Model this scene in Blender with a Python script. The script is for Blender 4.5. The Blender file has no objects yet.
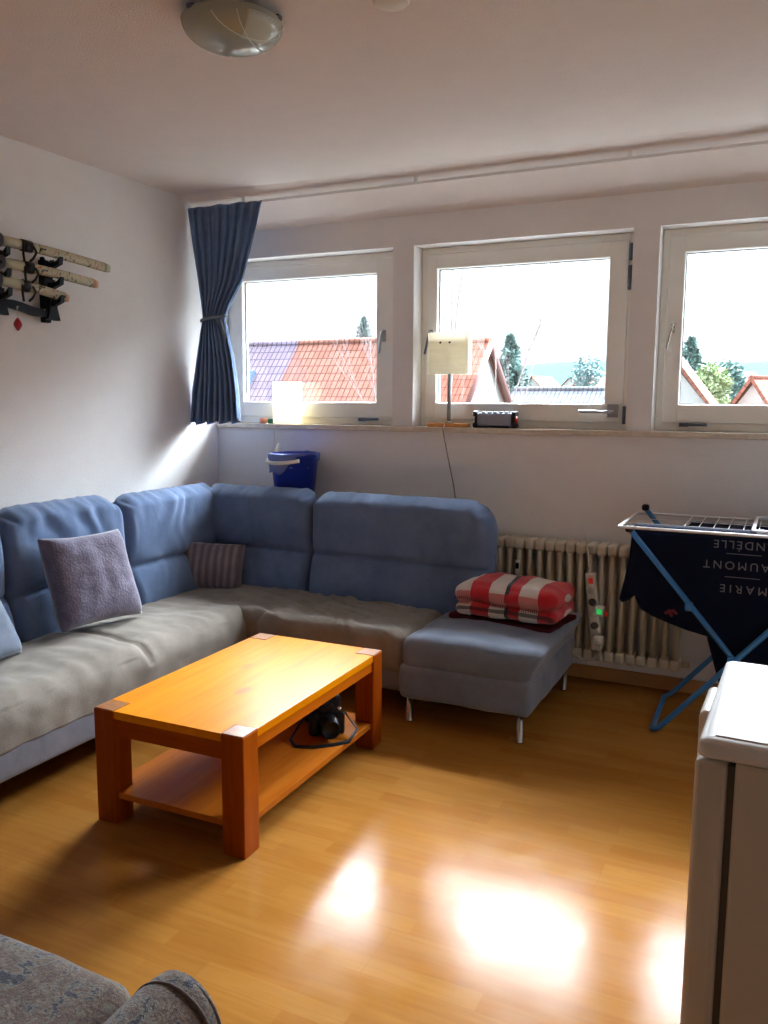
import bpy, bmesh, math, random
import numpy as np
from mathutils import Vector, Matrix, noise

PI = math.pi
R = math.radians
C = bpy.context.scene.collection
scene = bpy.context.scene
random.seed(7)

# ------------------------------------------------------------------ camera
cam_data = bpy.data.cameras.new('view_camera')
cam = bpy.data.objects.new('view_camera', cam_data)
C.objects.link(cam)
scene.camera = cam
cam_data.sensor_fit = 'VERTICAL'
cam_data.sensor_height = 36.0
cam_data.lens = 836.42 * 36.0 / 1024.0
cam_data.clip_start = 0.03
cam_data.clip_end = 3000
yaw, pitch, roll = .4476, .1329, .0053
fwd = Vector((-math.sin(yaw) * math.cos(pitch), math.cos(yaw) * math.cos(pitch), -math.sin(pitch)))
rt = Vector((math.cos(yaw), math.sin(yaw), 0))
up = rt.cross(fwd)
r2 = rt * math.cos(roll) + up * math.sin(roll)
u2 = -rt * math.sin(roll) + up * math.cos(roll)
mw = Matrix((r2, u2, -fwd)).transposed().to_4x4()
mw.translation = Vector((3.3519, -4.4715, 1.5))
cam.matrix_world = mw

# ------------------------------------------------------------------ light
scene.view_settings.view_transform = 'Standard'
scene.view_settings.look = 'None'
scene.view_settings.gamma = 1
scene.view_settings.use_curve_mapping = False
scene.view_settings.exposure = 0.42

SKY_HAZE = 1.35       # radiance near the horizon
SKY_GLOW = 145.0       # radiance of the bright hazy sun region
world = bpy.data.worlds.new('sky')
scene.world = world
world.use_nodes = True
wn, wl = world.node_tree.nodes, world.node_tree.links
wn.clear()
wo = wn.new('ShaderNodeOutputWorld')
wb = wn.new('ShaderNodeBackground')
tc = wn.new('ShaderNodeTexCoord')


def vmath(nt, op, a, b=None):
    n = nt.nodes.new('ShaderNodeVectorMath')
    n.operation = op
    for i, v in enumerate((a, b)):
        if v is None:
            continue
        if hasattr(v, 'is_linked'):
            nt.links.new(v, n.inputs[i])
        else:
            n.inputs[i].default_value = v
    return n


def smath(nt, op, a, b=None, c=None, clamp=False):
    n = nt.nodes.new('ShaderNodeMath')
    n.operation = op
    n.use_clamp = clamp
    for i, v in enumerate((a, b, c)):
        if v is None:
            continue
        if hasattr(v, 'is_linked'):
            nt.links.new(v, n.inputs[i])
        else:
            n.inputs[i].default_value = v
    return n.outputs[0]


wt = world.node_tree
SUN_EL, SUN_AZ = R(44), R(4)      # azimuth measured from +Y towards +X
sd = (math.cos(SUN_EL) * math.sin(SUN_AZ), math.cos(SUN_EL) * math.cos(SUN_AZ), math.sin(SUN_EL))
dirn = vmath(wt, 'NORMALIZE', tc.outputs['Generated']).outputs[0]
dt = vmath(wt, 'DOT_PRODUCT', dirn, sd).outputs['Value']
sepw = wn.new('ShaderNodeSeparateXYZ')
wl.new(dirn, sepw.inputs[0])
# bright hazy band of sky in front of the windows, strongest about 32 degrees up
ev = smath(wt, 'MULTIPLY_ADD', sepw.outputs[2], 1 / .20, -.59 / .20)
band = smath(wt, 'EXPONENT', smath(wt, 'MULTIPLY', smath(wt, 'MULTIPLY', ev, ev), -1.0))
lobe = smath(wt, 'MULTIPLY', band, smath(wt, 'POWER', smath(wt, 'MAXIMUM', dt, 0.0), 2.0))
above = smath(wt, 'MULTIPLY', sepw.outputs[2], 8.0, clamp=True)
gl = smath(wt, 'MULTIPLY', smath(wt, 'MULTIPLY', lobe, SKY_GLOW), above)
hz = smath(wt, 'MULTIPLY_ADD', smath(wt, 'MULTIPLY', sepw.outputs[2], 20.0, clamp=True), SKY_HAZE - .3, .3)
tot = smath(wt, 'ADD', gl, hz)
rgb = wn.new('ShaderNodeCombineColor')
wl.new(smath(wt, 'MULTIPLY', tot, .91), rgb.inputs[0])
wl.new(smath(wt, 'MULTIPLY', tot, 1.0), rgb.inputs[1])
wl.new(smath(wt, 'MULTIPLY', tot, 1.12), rgb.inputs[2])
wl.new(rgb.outputs[0], wb.inputs[0])
wb.inputs[1].default_value = 1.0
wl.new(wb.outputs[0], wo.inputs[0])
world.cycles.sampling_method = 'MANUAL'
world.cycles.sample_map_resolution = 1024

scene.cycles.max_bounces = 14
scene.cycles.diffuse_bounces = 8
scene.cycles.glossy_bounces = 5
scene.cycles.transparent_max_bounces = 24
scene.cycles.sample_clamp_indirect = 6.0

Z0, Z1 = 1.349, 2.367
WIN = [(.012, 1.255), (1.385, 2.591), (2.72, 3.95)]
for a, b in WIN:
    ld = bpy.data.lights.new('window_portal', 'AREA')
    ld.shape = 'RECTANGLE'
    ld.size, ld.size_y = b - a, Z1 - Z0
    ld.cycles.is_portal = True
    lo = bpy.data.objects.new('window_portal', ld)
    C.objects.link(lo)
    lo.location = ((a + b) / 2, .30, (Z0 + Z1) / 2)
    lo.rotation_euler = (R(-90), 0, 0)


# ------------------------------------------------------------------ materials
def new_mat(name):
    m = bpy.data.materials.new(name)
    m.use_nodes = True
    nt = m.node_tree
    b = nt.nodes['Principled BSDF']
    return m, nt, b


def coords(nt, scale=(1, 1, 1), rot=(0, 0, 0), kind='Object'):
    t = nt.nodes.new('ShaderNodeTexCoord')
    mp = nt.nodes.new('ShaderNodeMapping')
    mp.inputs['Scale'].default_value = scale
    mp.inputs['Rotation'].default_value = rot
    nt.links.new(t.outputs[kind], mp.inputs[0])
    return mp.outputs[0]


def noise_tex(nt, vec, scale=5, detail=3, rough=.5, dist=0):
    n = nt.nodes.new('ShaderNodeTexNoise')
    n.inputs['Scale'].default_value = scale
    n.inputs['Detail'].default_value = detail
    n.inputs['Roughness'].default_value = rough
    n.inputs['Distortion'].default_value = dist
    nt.links.new(vec, n.inputs['Vector'])
    return n.outputs['Fac']


def ramp(nt, fac, stops, interp='LINEAR'):
    r = nt.nodes.new('ShaderNodeValToRGB')
    r.color_ramp.interpolation = interp
    el = r.color_ramp.elements
    while len(el) < len(stops):
        el.new(.5)
    for e, (p, c) in zip(el, stops):
        e.position = p
        e.color = (*c, 1)
    nt.links.new(fac, r.inputs[0])
    return r.outputs[0]


def mixc(nt, fac, a, b, mode='MIX'):
    n = nt.nodes.new('ShaderNodeMix')
    n.data_type = 'RGBA'
    n.blend_type = mode
    for s, v in ((0, fac), (6, a), (7, b)):
        if hasattr(v, 'is_linked'):
            nt.links.new(v, n.inputs[s])
        else:
            n.inputs[s].default_value = v if s == 0 else (*v, 1)
    return n.outputs[2]


def bump(nt, b, h, strength=.3, dist=.01):
    n = nt.nodes.new('ShaderNodeBump')
    n.inputs['Strength'].default_value = strength
    n.inputs['Distance'].default_value = dist
    nt.links.new(h, n.inputs['Height'])
    nt.links.new(n.outputs[0], b.inputs['Normal'])


def plain(name, col, rough=.5, metal=0, spec=.5, var=.0, nscale=8, bumps=0, bscale=60, bdist=.004, sheen=0, coat=0):
    m, nt, b = new_mat(name)
    b.inputs['Roughness'].default_value = rough
    b.inputs['Metallic'].default_value = metal
    b.inputs['Specular IOR Level'].default_value = spec
    if sheen:
        b.inputs['Sheen Weight'].default_value = sheen
        b.inputs['Sheen Roughness'].default_value = .4
    if coat:
        b.inputs['Coat Weight'].default_value = coat
        b.inputs['Coat Roughness'].default_value = .1
    v = coords(nt)
    f = noise_tex(nt, v, nscale, 4, .6)
    lo = tuple(max(0, c * (1 - var)) for c in col)
    hi = tuple(min(1, c * (1 + var)) for c in col)
    nt.links.new(ramp(nt, f, [(.3, lo), (.7, hi)]), b.inputs['Base Color'])
    if bumps:
        bump(nt, b, noise_tex(nt, v, bscale, 3, .6), bumps, bdist)
    return m


M = {}
M['wall'] = plain('plaster_white', (.80, .785, .775), .9, spec=.2, var=.02, bumps=.45, bscale=110, bdist=.004)
M['ceiling'] = plain('plaster_ceiling', (.76, .69, .65), .95, spec=.1, var=.02, bumps=.6, bscale=160, bdist=.004)
M['frame'] = plain('window_white', (.86, .845, .79), .35, var=.02)
M['seal'] = plain('window_seal', (.03, .03, .03), .6)
M['sill'] = plain('sill_stone', (.60, .52, .42), .35, var=.12, nscale=30)
M['steel_dark'] = plain('hinge_metal', (.12, .14, .18), .4, .7)
M['steel'] = plain('brushed_metal', (.45, .46, .48), .3, .8)
M['chrome'] = plain('chrome', (.42, .39, .34), .22, 1)
M['black'] = plain('black_plastic', (.008, .008, .011), .4, spec=.25)
M['blackwood'] = plain('black_lacquer', (.006, .008, .014), .4, spec=.15)
M['radiator'] = plain('radiator_enamel', (.58, .52, .40), .4, var=.04)
M['white_plastic'] = plain('white_plastic', (.72, .70, .64), .4, var=.02)
M['fridge'] = plain('fridge_enamel', (.60, .54, .45), .35, var=.02, bumps=.1, bscale=250, bdist=.001)
M['fridge_top'] = plain('fridge_top', (.75, .73, .70), .38, var=.04)
M['gasket'] = plain('gasket', (.08, .07, .06), .7)
M['blue_pipe'] = plain('blue_pipe', (.03, .17, .42), .35)
M['white_wire'] = plain('white_wire', (.72, .72, .74), .35)
M['navy'] = plain('navy_cotton', (.0045, .007, .020), .95, spec=.1, var=.2, bumps=.4, bscale=400, bdist=.001)
M['maroon'] = plain('maroon_cotton', (.06, .006, .012), .9, spec=.1, var=.2)
M['print'] = plain('print_grey', (.14, .135, .155), .8)
M['red_print'] = plain('print_red', (.14, .008, .02), .8)
M['bucket'] = plain('blue_bucket', (.008, .03, .32), .35)
M['red'] = plain('red_bead', (.35, .01, .015), .3)
M['orange_wood'] = plain('orange_wood', (.62, .26, .06), .5, var=.2, nscale=30)
M['grey_pole'] = plain('grey_pole', (.33, .35, .36), .4, .3)
M['speaker_grey'] = plain('speaker_grey', (.26, .27, .33), .6, var=.1, nscale=200)
M['green'] = plain('green_card', (.02, .18, .05), .6)
M['salmon'] = plain('salmon_clay', (.55, .22, .14), .6)
M['cord_dark'] = plain('dark_cord', (.05, .045, .04), .5)
M['cord_white'] = plain('white_cord', (.6, .57, .5), .5)
M['end_grain'] = plain('end_grain', (.30, .11, .025), .3, var=.25, nscale=60)
M['bark'] = plain('bark', (.24, .20, .20), .9)
M['fir'] = plain('hazed_fir_needles', (.11, .185, .17), .8, var=.5, nscale=2)  # outdoor haze is put into the needle colour
M['leafy'] = plain('hazed_leaf_green', (.20, .27, .14), .8, var=.5, nscale=2)  # leaf colour paled to include the outdoor haze
M['far_tree'] = plain('far_tree', (.15, .22, .22), .9, var=.3)
M['render_wall'] = plain('house_render', (.42, .42, .40), .9, var=.05)
M['verge'] = plain('verge_board', (.16, .08, .07), .8)
M['hill'] = plain('hill', (.036, .066, .070), 1, spec=0, var=.08, nscale=.02)  # blue-green base colour stands in for distance haze
M['ground'] = plain('ground', (.11, .11, .105), 1, spec=0, var=.3, nscale=.1)
M['skylight'] = plain('skylight', (.05, .085, .15), .6, spec=.05)


def emis(name, col, strength):
    m, nt, b = new_mat(name)
    b.inputs['Base Color'].default_value = (*col, 1)
    b.inputs['Emission Color'].default_value = (*col, 1)
    b.inputs['Emission Strength'].default_value = strength
    return m


M['led_green'] = emis('led_green', (.03, .6, .12), .5)
M['led_red'] = emis('led_red', (.6, .03, .02), .15)
M['bulb'] = emis('bulb_warm', (1, .95, .85), 60)

# glass pane
m, nt, b = new_mat('window_glass')
nt.nodes.remove(b)
tr = nt.nodes.new('ShaderNodeBsdfTransparent')
tr.inputs[0].default_value = (.97, .98, .97, 1)
gs = nt.nodes.new('ShaderNodeBsdfGlossy')
gs.inputs['Roughness'].default_value = .02
mx = nt.nodes.new('ShaderNodeMixShader')
mx.inputs[0].default_value = .05
nt.links.new(tr.outputs[0], mx.inputs[1])
nt.links.new(gs.outputs[0], mx.inputs[2])
nt.links.new(mx.outputs[0], nt.nodes['Material Output'].inputs[0])
M['glass'] = m


def translucent(name, col, tcol, mixf=.5, grain=False, tscale=1):
    m, nt, b = new_mat(name)
    b.inputs['Roughness'].default_value = .8
    b.inputs['Specular IOR Level'].default_value = .1
    c = (*col, 1)
    if grain:
        v = coords(nt, (6, 6, 160))
        rr = ramp(nt, noise_tex(nt, v, 1.0, 2), [(.3, tuple(x * .86 for x in col)), (.7, col)])
        nt.links.new(rr, b.inputs['Base Color'])
    else:
        b.inputs['Base Color'].default_value = c
    t = nt.nodes.new('ShaderNodeBsdfTranslucent')
    t.inputs[0].default_value = (*tcol, 1)
    mx = nt.nodes.new('ShaderNodeMixShader')
    mx.inputs[0].default_value = mixf
    nt.links.new(b.outputs[0], mx.inputs[1])
    nt.links.new(t.outputs[0], mx.inputs[2])
    nt.links.new(mx.outputs[0], nt.nodes['Material Output'].inputs[0])
    return m


M['shade_cream'] = translucent('shade_cream', (.90, .87, .80), (.94, .90, .80), .5, True)
M['shade_white'] = translucent('shade_white', (.85, .84, .78), (.9, .88, .78), .5)
M['bag'] = translucent('plastic_bag', (.22, .28, .55), (.2, .3, .7), .35)

# satin ceiling-lamp glass
m, nt, b = new_mat('satin_glass')
b.inputs['Base Color'].default_value = (.36, .39, .33, 1)
b.inputs['Roughness'].default_value = .12
b.inputs['Specular IOR Level'].default_value = .5
M['lamp_glass'] = m
M['lamp_glass_clear'] = plain('lamp_glass_clear', (.52, .58, .53), .12)
M['lamp_line'] = plain('lamp_line', (.70, .76, .72), .3)


def fabric(name, c1, c2, bscale=300, bstr=.5, nscale=5, sheen=.3, wr=0.0, stripes=None):
    m, nt, b = new_mat(name)
    b.inputs['Roughness'].default_value = .9
    b.inputs['Specular IOR Level'].default_value = .12
    b.inputs['Sheen Weight'].default_value = sheen
    b.inputs['Sheen Roughness'].default_value = .35
    v = coords(nt)
    f = noise_tex(nt, v, nscale, 5, .65)
    col = ramp(nt, f, [(.32, c1), (.68, c2)])
    fine = noise_tex(nt, v, bscale, 2, .6)
    h = smath(nt, 'MULTIPLY', fine, .35)
    if wr:
        big = noise_tex(nt, coords(nt, (1, 1, .55)), 9, 3, .55, .9)
        h = smath(nt, 'ADD', h, smath(nt, 'MULTIPLY', big, wr))
    if stripes:
        sx = coords(nt, (1, 1, 1))
        s = nt.nodes.new('ShaderNodeTexWave')
        s.wave_type = 'BANDS'
        s.bands_direction = 'X'
        s.inputs['Scale'].default_value = stripes[0]
        s.inputs['Distortion'].default_value = 1.0
        nt.links.new(sx, s.inputs['Vector'])
        col = mixc(nt, smath(nt, 'MULTIPLY', s.outputs['Fac'], .8), col, stripes[1])
        h = smath(nt, 'ADD', h, smath(nt, 'MULTIPLY', s.outputs['Fac'], 1.0))
    nt.links.new(col, b.inputs['Base Color'])
    bump(nt, b, h, bstr, .01)
    return m


M['blue_fabric'] = fabric('blue_microfibre', (.095, .145, .25), (.145, .205, .34), wr=.8, sheen=.35)
M['seat_fabric'] = fabric('grey_brown_throw', (.195, .168, .140), (.285, .25, .212), wr=.6, sheen=.2)
M['base_fabric'] = fabric('slate_microfibre', (.16, .165, .20), (.25, .245, .28), wr=.3, sheen=.3)
M['chaise_fabric'] = fabric('blue_grey_microfibre', (.145, .17, .225), (.20, .23, .30), wr=.5, sheen=.4)
M['plush'] = fabric('violet_plush', (.11, .10, .145), (.20, .18, .245), 90, 1.0, 14, .8)
M['stripe_cushion'] = fabric('mauve_rib', (.19, .155, .17), (.28, .235, .25), 200, .8, 10, .4, stripes=(7.5, (.11, .09, .115)))
M['grey_cushion'] = fabric('grey_blue_cushion', (.13, .17, .24), (.22, .25, .31), 200, .5, 10, .4)
M['curtain'] = fabric('curtain_blue', (.10, .165, .30), (.15, .225, .38), 260, .4, 10, .3)
M['tie'] = fabric('curtain_tie', (.10, .13, .18), (.16, .20, .26), 260, .4, 10, .3)


# laminate
def laminate():
    m, nt, b = new_mat('beech_laminate')
    t = nt.nodes.new('ShaderNodeTexCoord')
    off = vmath(nt, 'ADD', t.outputs['Object'], (10.0, 10.476, 0)).outputs[0]   # puts a seam at y=-2.244

    def brick(w, h, sq, seed):
        n = nt.nodes.new('ShaderNodeTexBrick')
        n.offset = .37
        n.inputs['Scale'].default_value = 1
        n.inputs['Brick Width'].default_value = w
        n.inputs['Row Height'].default_value = h
        n.inputs['Mortar Size'].default_value = sq
        n.inputs['Mortar Smooth'].default_value = .1
        n.inputs['Color1'].default_value = (0, 0, 0, 1)
        n.inputs['Color2'].default_value = (1, 1, 1, 1)
        n.inputs['Mortar'].default_value = (.5, .5, .5, 1)
        nt.links.new(off, n.inputs['Vector'])
        return n
    strip = brick(.43, .2055 / 3, .0, 0)
    plank = brick(1.29, .2055, .0007, 0)
    g = noise_tex(nt, coords(nt, (2.2, 34, 1)), 1.6, 5, .6, .6)
    g2 = noise_tex(nt, coords(nt, (.8, 5, 1)), 2.0, 3, .6, .6)
    base = mixc(nt, strip.outputs['Color'], (.38, .152, .027), (.435, .195, .040))
    gr = ramp(nt, g, [(.25, (.82, .80, .76)), (.7, (1, 1, 1))])
    col = mixc(nt, 1.0, base, gr, 'MULTIPLY')
    gr2 = ramp(nt, g2, [(.3, (.9, .88, .84)), (.7, (1, 1, 1))])
    col = mixc(nt, 1.0, col, gr2, 'MULTIPLY')
    col = mixc(nt, smath(nt, 'MULTIPLY', plank.outputs['Fac'], .55), col, (.22, .09, .025))
    nt.links.new(col, b.inputs['Base Color'])
    b.inputs['Roughness'].default_value = .24
    b.inputs['Specular IOR Level'].default_value = .05
    rr = smath(nt, 'MULTIPLY_ADD', noise_tex(nt, coords(nt), 9, 4, .7), .30, .03)
    nt.links.new(rr, b.inputs['Roughness'])
    h = smath(nt, 'ADD', smath(nt, 'MULTIPLY', noise_tex(nt, coords(nt, (1, 1, 1)), 3.5, 2), .6),
              smath(nt, 'MULTIPLY', plank.outputs['Fac'], -.25))
    bump(nt, b, h, .18, .01)
    return m


M['floor'] = laminate()


def pine(name, c1, c2, knot=(.10, .03, .01), rough=.22, axis=1, coat=.0, knots=True):
    m, nt, b = new_mat(name)
    sc = [26, 26, 26]
    sc[axis] = 1.6
    v = coords(nt, tuple(sc))
    g = noise_tex(nt, v, 1.3, 5, .6, .8)
    g2 = noise_tex(nt, coords(nt, tuple(x * .25 for x in sc)), 1.2, 2, .5, .3)
    col = ramp(nt, smath(nt, 'ADD', smath(nt, 'MULTIPLY', g, .55), smath(nt, 'MULTIPLY', g2, .45)), [(.33, c1), (.62, c2)])
    if knots:
        ks = [5.5, 5.5, 5.5]
        ks[axis] = 2.6
        vo = nt.nodes.new('ShaderNodeTexVoronoi')
        vo.inputs['Scale'].default_value = 1.0
        vo.inputs['Randomness'].default_value = 1.0
        nt.links.new(coords(nt, tuple(ks)), vo.inputs['Vector'])
        kf = ramp(nt, vo.outputs['Distance'], [(.06, (.8, .8, .8)), (.16, (0, 0, 0))])
        col = mixc(nt, kf, col, knot)
    nt.links.new(col, b.inputs['Base Color'])
    b.inputs['Roughness'].default_value = rough
    b.inputs['Specular IOR Level'].default_value = .09
    bump(nt, b, g, .06, .004)
    return m


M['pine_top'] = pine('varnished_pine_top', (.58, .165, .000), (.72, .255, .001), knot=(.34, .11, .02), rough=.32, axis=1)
M['pine_leg_shaded'] = pine('varnished_pine_leg_shaded', (.22, .032, .001), (.34, .072, .003), axis=2, rough=.3)  # same pine as the top, shade of upright faces put into the colour
M['pine_x'] = pine('varnished_pine_rail_shaded', (.24, .036, .001), (.36, .078, .003), axis=0, rough=.3)  # end rails darkened like the legs, shade put into the colour
M['pine_y'] = pine('varnished_pine_rail_long_shaded', (.33, .062, .002), (.46, .11, .004), axis=1, rough=.3)  # side rails also darker than the top, shade put into the colour
M['baseboard'] = pine('baseboard_beech', (.36, .17, .06), (.44, .22, .085), axis=0, rough=.4, knots=False)


# plaid blanket
def plaid():
    m, nt, b = new_mat('red_plaid')
    t = nt.nodes.new('ShaderNodeTexCoord')
    sx = nt.nodes.new('ShaderNodeSeparateXYZ')
    nt.links.new(t.outputs['Object'], sx.inputs[0])
    cream, red, blk, dark = (.62, .56, .50), (.50, .018, .026), (.02, .018, .022), (.30, .012, .02)
    fx = smath(nt, 'FRACT', smath(nt, 'MULTIPLY_ADD', sx.outputs[0], 1 / .34, 3.72))
    gy = smath(nt, 'ADD', sx.outputs[1], sx.outputs[2])
    fy = smath(nt, 'FRACT', smath(nt, 'MULTIPLY_ADD', gy, 1 / .45, 3.822))
    cx = ramp(nt, fx, [(0, cream), (.24, red), (.52, cream), (.76, blk), (.82, red), (.97, cream)], 'CONSTANT')
    cy = ramp(nt, fy, [(0, cream), (.54, blk), (.59, red), (.86, cream)], 'CONSTANT')
    isx = ramp(nt, fy, [(0, (0, 0, 0)), (.64, (.7, .7, .7)), (.76, (0, 0, 0)), (1, (0, 0, 0))], 'CONSTANT')
    col = mixc(nt, isx, cx, cy)
    blk2 = ramp(nt, fy, [(0, (0, 0, 0)), (.54, (.8, .8, .8)), (.59, (0, 0, 0)), (1, (0, 0, 0))], 'CONSTANT')
    col = mixc(nt, blk2, col, blk)
    nt.links.new(col, b.inputs['Base Color'])
    b.inputs['Roughness'].default_value = .95
    b.inputs['Specular IOR Level'].default_value = .1
    b.inputs['Sheen Weight'].default_value = .3
    bump(nt, b, noise_tex(nt, coords(nt), 220, 3, .7), .7, .006)
    return m


M['plaid'] = plaid()


def floral():
    m, nt, b = new_mat('floral_tapestry')
    v = coords(nt)
    f1 = noise_tex(nt, v, 11, 6, .68, 2.4)
    col = ramp(nt, f1, [(.33, (.012, .012, .03)), (.42, (.04, .035, .055)), (.455, (.20, .20, .17)), (.50, (.19, .135, .095)),
                        (.56, (.10, .055, .045)), (.61, (.25, .20, .15)), (.68, (.03, .028, .045))])
    vo = nt.nodes.new('ShaderNodeTexVoronoi')
    vo.feature = 'DISTANCE_TO_EDGE'
    vo.inputs['Scale'].default_value = 14
    nt.links.new(vmath(nt, 'ADD', v, vmath(nt, 'SCALE', v, None).outputs[0]).outputs[0], vo.inputs['Vector'])
    e = ramp(nt, vo.outputs['Distance'], [(.0, (1, 1, 1)), (.09, (0, 0, 0))])
    col = mixc(nt, smath(nt, 'MULTIPLY', e, .35), col, (.03, .025, .04))
    nt.links.new(col, b.inputs['Base Color'])
    b.inputs['Roughness'].default_value = .9
    b.inputs['Sheen Weight'].default_value = .3
    bump(nt, b, noise_tex(nt, v, 160, 3, .7), .6, .004)
    return m


M['floral'] = floral()
M['piping'] = fabric('piping', (.10, .08, .08), (.20, .16, .14), 200, .5)


def scabbard():
    m, nt, b = new_mat('floral_scabbard')
    v = coords(nt)
    f1 = noise_tex(nt, v, 24, 4, .65, 1.6)
    cream = (.44, .40, .26)
    col = ramp(nt, f1, [(.38, (.05, .035, .035)), (.425, cream), (.585, cream), (.62, (.45, .13, .09))])
    nt.links.new(col, b.inputs['Base Color'])
    b.inputs['Roughness'].default_value = .25
    return m


M['scabbard'] = scabbard()
M['scabbard_plain'] = plain('cream_lacquer', (.44, .40, .26), .25, var=.06)
M['scabbard_tip'] = plain('salmon_tip', (.50, .26, .14), .3)


def tiles(name, c1, c2, w=.17, h=.30):
    m, nt, b = new_mat(name)
    t = nt.nodes.new('ShaderNodeTexCoord')
    n = nt.nodes.new('ShaderNodeTexBrick')
    n.offset = 0
    n.inputs['Scale'].default_value = 1
    n.inputs['Brick Width'].default_value = w
    n.inputs['Row Height'].default_value = h
    n.inputs['Mortar Size'].default_value = .020
    n.inputs['Mortar Smooth'].default_value = .6
    n.inputs['Color1'].default_value = (*c1, 1)
    n.inputs['Color2'].default_value = (*c2, 1)
    n.inputs['Mortar'].default_value = (*[x * .35 for x in c1], 1)
    nt.links.new(t.outputs['Object'], n.inputs['Vector'])
    nt.links.new(n.outputs['Color'], b.inputs['Base Color'])
    b.inputs['Roughness'].default_value = .95
    b.inputs['Specular IOR Level'].default_value = .03
    bump(nt, b, smath(nt, 'MULTIPLY', n.outputs['Fac'], -1.0), .6, .03)
    return m


M['tile_red'] = tiles('tile_red', (.24, .105, .08), (.28, .135, .105))
M['tile_purple'] = tiles('tile_purple', (.17, .135, .18), (.20, .16, .20))
M['tile_dark'] = tiles('tile_dark', (.10, .11, .13), (.13, .14, .16))
M['tile_orange'] = tiles('tile_orange', (.26, .11, .08), (.30, .14, .105))


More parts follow.
